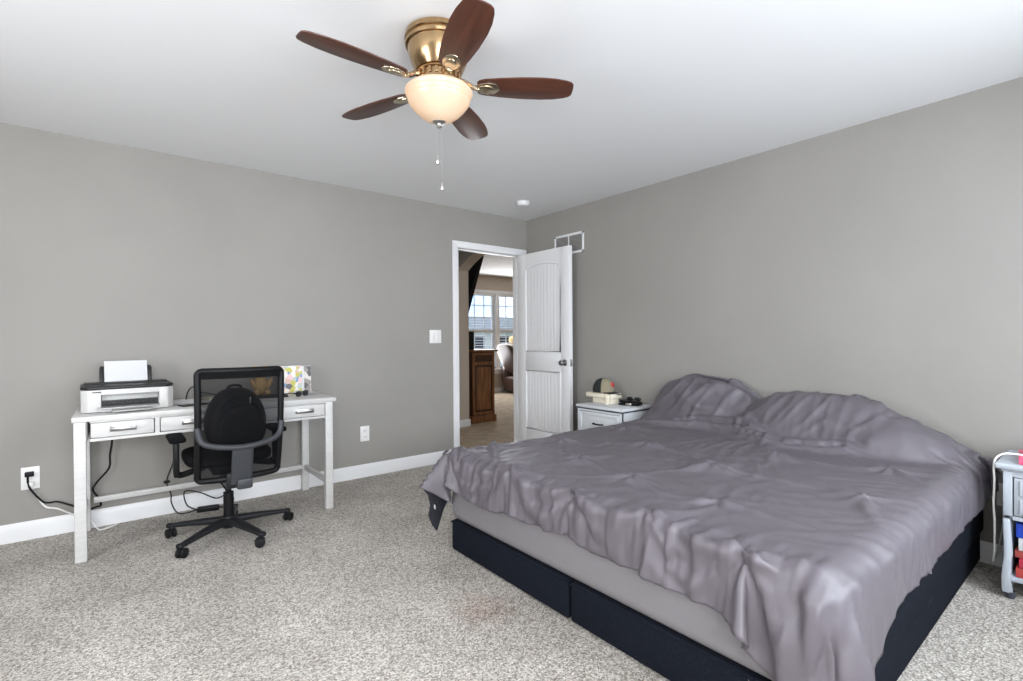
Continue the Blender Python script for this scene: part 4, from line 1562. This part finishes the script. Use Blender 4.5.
for s in (-1, 1):
    # scalloped side panel with a swelling lower edge
    out = [(fx+0.01, 0.355), (fx+0.022, 0.30), (fx+0.03, 0.22), (fx+0.02, 0.15), (fx-0.004, 0.10), (fx-0.008, 0.03), (fx+0.05, 0.03), (0.10, 0.05), (0.18, 0.03), (0.18, 0.355)]
    MB().prism(out, 1, s*(wN-0.009)-0.012, s*(wN-0.009)+0.012, 0.003).build('side_panel', M['nsblue'], nb2)
    # front stile, narrowing upwards
    MB().prism([(s*wN, 0.355), (s*(wN-0.022), 0.355), (s*(wN-0.03), 0.20), (s*(wN-0.018), 0.12), (s*(wN-0.03), 0.035), (s*(wN+0.004), 0.035), (s*(wN+0.006), 0.10), (s*(wN-0.004), 0.2)], 0, fx-0.008, fx+0.014, 0.002).build('front_stile', M['nsblue'], nb2)
    for xx in (fx+0.02, 0.15):
        MB().lathe([(0, 0), (0.014, 0), (0.018, 0.015), (0.018, 0.032), (0, 0.032)], 14, (xx, s*(wN-0.02), 0)).build('foot', M['nsdark'], nb2, 'dark turned foot')
MB().box(fx+0.02, 0.17, -wN+0.02, wN-0.02, 0.075, 0.09, 0.002).build('shelf', M['nsblue'], nb2)


def book(label, x, y, z, sx, sy, sz, m, rz=0.0, group=None):
    """lying or standing book: cover boards, spine toward -x, page block"""
    t = thing('book', label, 'book', (x, y, z), rz, group)
    lying = sz < min(sx, sy)
    c = 0.003
    mb = MB()
    pg = MB()
    if lying:
        mb.box(-sx/2, sx/2, -sy/2, sy/2, 0, c, 0.001).box(-sx/2, sx/2, -sy/2, sy/2, sz-c, sz, 0.001).box(-sx/2, -sx/2+c, -sy/2, sy/2, 0, sz, 0.001)
        pg.box(-sx/2+c, sx/2-0.004, -sy/2+0.004, sy/2-0.004, c, sz-c)
    else:
        mb.box(-sx/2, sx/2, -sy/2, -sy/2+c, 0, sz, 0.001).box(-sx/2, sx/2, sy/2-c, sy/2, 0, sz, 0.001).box(-sx/2, -sx/2+c, -sy/2, sy/2, 0, sz, 0.001)
        pg.box(-sx/2+c, sx/2-0.004, -sy/2+c, sy/2-c, 0.003, sz-0.003)
    mb.build('cover', m, t)
    pg.build('pages', M['paper'], t)
    return t


g = 'books inside the open shelf of the nightstand'
sy0 = nby+wN-0.12
book('lowest red book lying on the open nightstand shelf', nbx-0.03, sy0, 0.091, 0.24, 0.17, 0.045, M['red'], 0, g)
book('red book with pale page edges lying in the middle of the shelf pile', nbx-0.028, sy0-0.004, 0.137, 0.24, 0.17, 0.04, mat('crimson_cover', (0.5, 0.03, 0.06), 0.5), radians(3), g)
book('thin red book lying under the white book on the shelf', nbx-0.032, sy0+0.002, 0.178, 0.23, 0.165, 0.034, mat('brick_cover', (0.42, 0.07, 0.06), 0.5), radians(-2), g)
book('thick white book lying under the blue book on the shelf', nbx-0.03, sy0-0.002, 0.213, 0.235, 0.165, 0.055, M['paper'], radians(2), g)
book('bright blue book lying topmost of the pile on the shelf', nbx-0.03, sy0, 0.269, 0.235, 0.165, 0.062, M['blue'], radians(-1), g)
book('pink book lying on the top of the blue grey nightstand', nbx-0.05, nby+0.09, 0.603, 0.26, 0.20, 0.024, M['pink'], radians(6), 'things piled on the nightstand')
book('teal book lying on the pink book', nbx-0.03, nby+0.055, 0.628, 0.19, 0.19, 0.018, M['teal'], radians(-8), 'things piled on the nightstand')
wb_ = thing('small_box', 'small white lidded box topmost on the pink and teal books', 'box', (nbx-0.02, nby+0.045, 0.647), radians(-5))
MB().box(-0.08, 0.08, -0.085, 0.085, 0, 0.024, 0.003).build('box_tray', M['paper'], wb_)
MB().box(-0.083, 0.083, -0.088, 0.088, 0.02, 0.04, 0.004).build('box_lid', M['paper'], wb_)

cc = thing('charging_cable', 'white charging cable hanging off the nightstand edge to the baseboard', 'cable', (nbx, nby, 0))
mb = MB().tube([(-0.10, 0.16, 0.630), (-0.12, 0.20, 0.635), (-0.14, 0.235, 0.630), (-0.155, 0.258, 0.595), (-0.155, 0.258, 0.50), (-0.145, 0.262, 0.40), (-0.15, 0.258, 0.32), (-0.14, 0.26, 0.22), (-0.13, 0.262, 0.17), (-0.10, 0.27, 0.12)], 0.0042, 8, smooth=8)
mb.build('cable', M['white_wire'], cc)
mb = MB().tube([(0.195, 0.265, 0.345), (0.185, 0.268, 0.30), (0.185, 0.268, 0.25), (0.14, 0.272, 0.18), (0.02, 0.268, 0.14), (-0.10, 0.27, 0.12)], 0.0035, 7, smooth=8)
mb.build('lead', M['white_wire'], cc)

# ================================================================== LIVING ROOM
cs = thing('console_cabinet', 'brown wooden console cabinet in the next room past the doorway', 'cabinet', (0.52, 2.15, 0))
x0, x1, y0c, y1c = -0.185, 0.20, -0.58, 0.75
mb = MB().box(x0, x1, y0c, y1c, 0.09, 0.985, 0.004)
mb.build('carcass', M['cabshade'], cs, 'wood carcass with recess shade put into its colour')
MB().box(x0-0.012, x1+0.05, y0c-0.025, y1c+0.02, 0.985, 1.012, 0.006).build('top', M['cabwood'], cs)
MB().box(x0-0.012, x1+0.02, y0c-0.018, y1c+0.018, 0.0, 0.10, 0.006).build('plinth', M['cabwood'], cs)
mb = MB()
for (a, b, c, dd) in ((x0+0.01, x0+0.045, 0.11, 0.97), (x1-0.045, x1-0.01, 0.11, 0.97), (x0+0.045, x1-0.045, 0.80, 0.845), (x0+0.045, x1-0.045, 0.94, 0.97), (x0+0.045, x1-0.045, 0.11, 0.15)):
    mb.box(a, b, y0c-0.012, y0c, c, dd, 0.003)
mb.build('end_frame', M['cabwood'], cs)
MB().box(x0+0.07, x1-0.07, y0c-0.010, y0c, 0.18, 0.77, 0.008, 3).build('end_panel', M['cabwood'], cs)
for k in range(3):
    ya, yb2 = y0c+0.03+k*0.43, y0c+0.03+k*0.43+0.41
    dd_ = MB().box(x1, x1+0.018, ya, yb2, 0.12, 0.80, 0.004).box(x1+0.017, x1+0.024, ya+0.06, yb2-0.06, 0.18, 0.74, 0.004).build('cabinet_door', M['cabwood'], cs)
    dr_ = MB().box(x1, x1+0.018, ya, yb2, 0.82, 0.96, 0.004).build('drawer', M['cabwood'], cs)
    for par, zz in ((dd_, 0.6), (dr_, 0.89)):
        MB().lathe([(0, 0), (0.006, 0), (0.012, 0.014), (0.012, 0.02), (0, 0.024)], 12, mx=Matrix.Translation((x1+0.02, (ya+yb2)/2, zz)) @ Matrix.Rotation(radians(90), 4, 'Y')).build('knob', M['dark_nickel'], par)

tv = thing('television', 'large black television tilted forward on its wall bracket in the next room', 'television', (0.25, 2.3, 1.90))
# local: x out of wall
tm = Matrix.Translation((0.155, 0, 0)) @ Matrix.Rotation(radians(18), 4, 'Y')
MB().box(-0.035, 0.03, -0.70, 0.70, -0.44, 0.46, 0.008, mx=tm).build('tv_body', M['black'], tv)
MB().box(0.029, 0.032, -0.68, 0.68, -0.42, 0.44, 0.001, mx=tm).build('tv_screen', M['tvscreen'], tv)
MB().box(-0.11, -0.03, -0.2, 0.2, -0.2, 0.2, 0.004, mx=tm).box(0.0, 0.02, -0.25, 0.25, -0.2, 0.2).tube([(0.01, -0.15, 0.1), (0.12, -0.15, 0.08)], 0.015, 8).tube([(0.01, 0.15, 0.1), (0.12, 0.15, 0.08)], 0.015, 8).build('wall_bracket', M['charcoal'], tv)

sp = thing('loudspeaker', 'black upright loudspeaker on the console cabinet below the television', 'loudspeaker', (0.375, 1.72, 1.012))
MB().box(-0.07, 0.055, -0.07, 0.07, 0, 0.26, 0.01).build('speaker_cabinet', M['black'], sp)
MB().box(0.055, 0.062, -0.06, 0.06, 0.01, 0.25, 0.004).build('speaker_grille', M['seatfab'], sp)

rc = thing('recliner', 'brown leather recliner beside the living room window', 'recliner', (3.37, 3.9, 0), radians(-6))
MB().box(-0.40, 0.40, -0.42, 0.42, 0.06, 0.36, 0.05, 4).build('recliner_base', M['leather'], rc)
for s in (-1, 1):
    MB().blob((0.02, s*0.40, 0.40), (0.44, 0.115, 0.24), 3.2, 30, 18).build('arm', M['leather'], rc)
MB().blob((0.06, 0, 0.42), (0.36, 0.30, 0.12), 3.5, 30, 18).build('seat_cushion', M['leather'], rc)
MB().blob((-0.38, 0, 0.78), (0.062, 0.33, 0.34), 3.0, 30, 18, mx=rot('Y', -26, (-0.38, 0, 0.5))).build('backrest', M['leather'], rc)
mb = MB().grid(12, 14, lambda u, v: Vector((0.06-0.32*min(1, v*2)+0.0, -0.24+0.50*u, 0.565+0.02*sin(u*9))) if v < 0.45 else Vector((-0.245-0.24*((v-0.45)/0.55), -0.24+0.5*u, 0.56+0.50*((v-0.45)/0.55))))
th = mb.build('throw_blanket', M['throw'])
th.location = (3.37, 3.9, 0)
th.rotation_euler = (0, 0, radians(-6))
sdm = th.modifiers.new('thick', 'SOLIDIFY')
sdm.thickness = 0.02
tag(th, 'cream fleece throw draped over the brown recliner', 'blanket')
cu = MB().blob((0, 0, 0), (0.06, 0.15, 0.075), 2.6, 26, 16)
solo(cu, 'cushion', M['tan'], 'tan cushion resting on top of the recliner back', 'cushion', (2.98, 3.93, 1.14), radians(-6))

# ================================================================== OUTSIDE THE LIVING ROOM WINDOW
struct(MB().box(-30, 60, 5.0, 70, -0.9, -0.8), 'ground_lawn', M['grass'])
hs = thing('neighbouring_house', 'pale house with a grey roof seen through the living room window', 'house', (22.0, 30.0, -0.8))
M['roof'].node_tree.nodes['Principled BSDF'].inputs['Base Color'].default_value = (0.42, 0.42, 0.45, 1)
MB().box(-7, 5, -5, 5, 0, 2.6).build('house_walls', M['house'], hs)
MB().prism([(-7.5, 2.6), (5.5, 2.6), (4.5, 3.5), (-6.5, 3.5)], 1, -5.5, 5.5).build('house_roof', M['roof'], hs)
for wx in (-5.2, -3.0, -0.5, 2.0):
    f = MB().box(wx-0.6, wx+0.6, -5.05, -5.0, 1.0, 2.2).build('house_window', M['trim'], hs)
    MB().box(wx-0.5, wx+0.5, -5.08, -5.05, 1.1, 2.1).build('pane', M['tvscreen'], f)
tt = thing('tree', 'green leafy tree beside the pale house outside the window', 'tree', (20.5, 22.5, -0.8))
MB().tube([(0, 0, 0), (0.05, 0, 1.4), (0, 0.1, 3.0)], lambda u: 0.16-0.06*u, 8, smooth=4).build('trunk', M['bark'], tt)
mb = MB()
rr = random.Random(5)
for k in range(26):
    a, b, c = rr.uniform(-1, 1), rr.uniform(-1, 1), rr.uniform(0, 1)
    s = rr.uniform(0.35, 0.6)
    mb.blob((a*0.9*(1.1-c*0.6), b*0.9*(1.1-c*0.6), 2.2+c*1.9), (s, s, s*0.8), 2, 10, 7)
mb.build('crown', M['leaf'], tt)
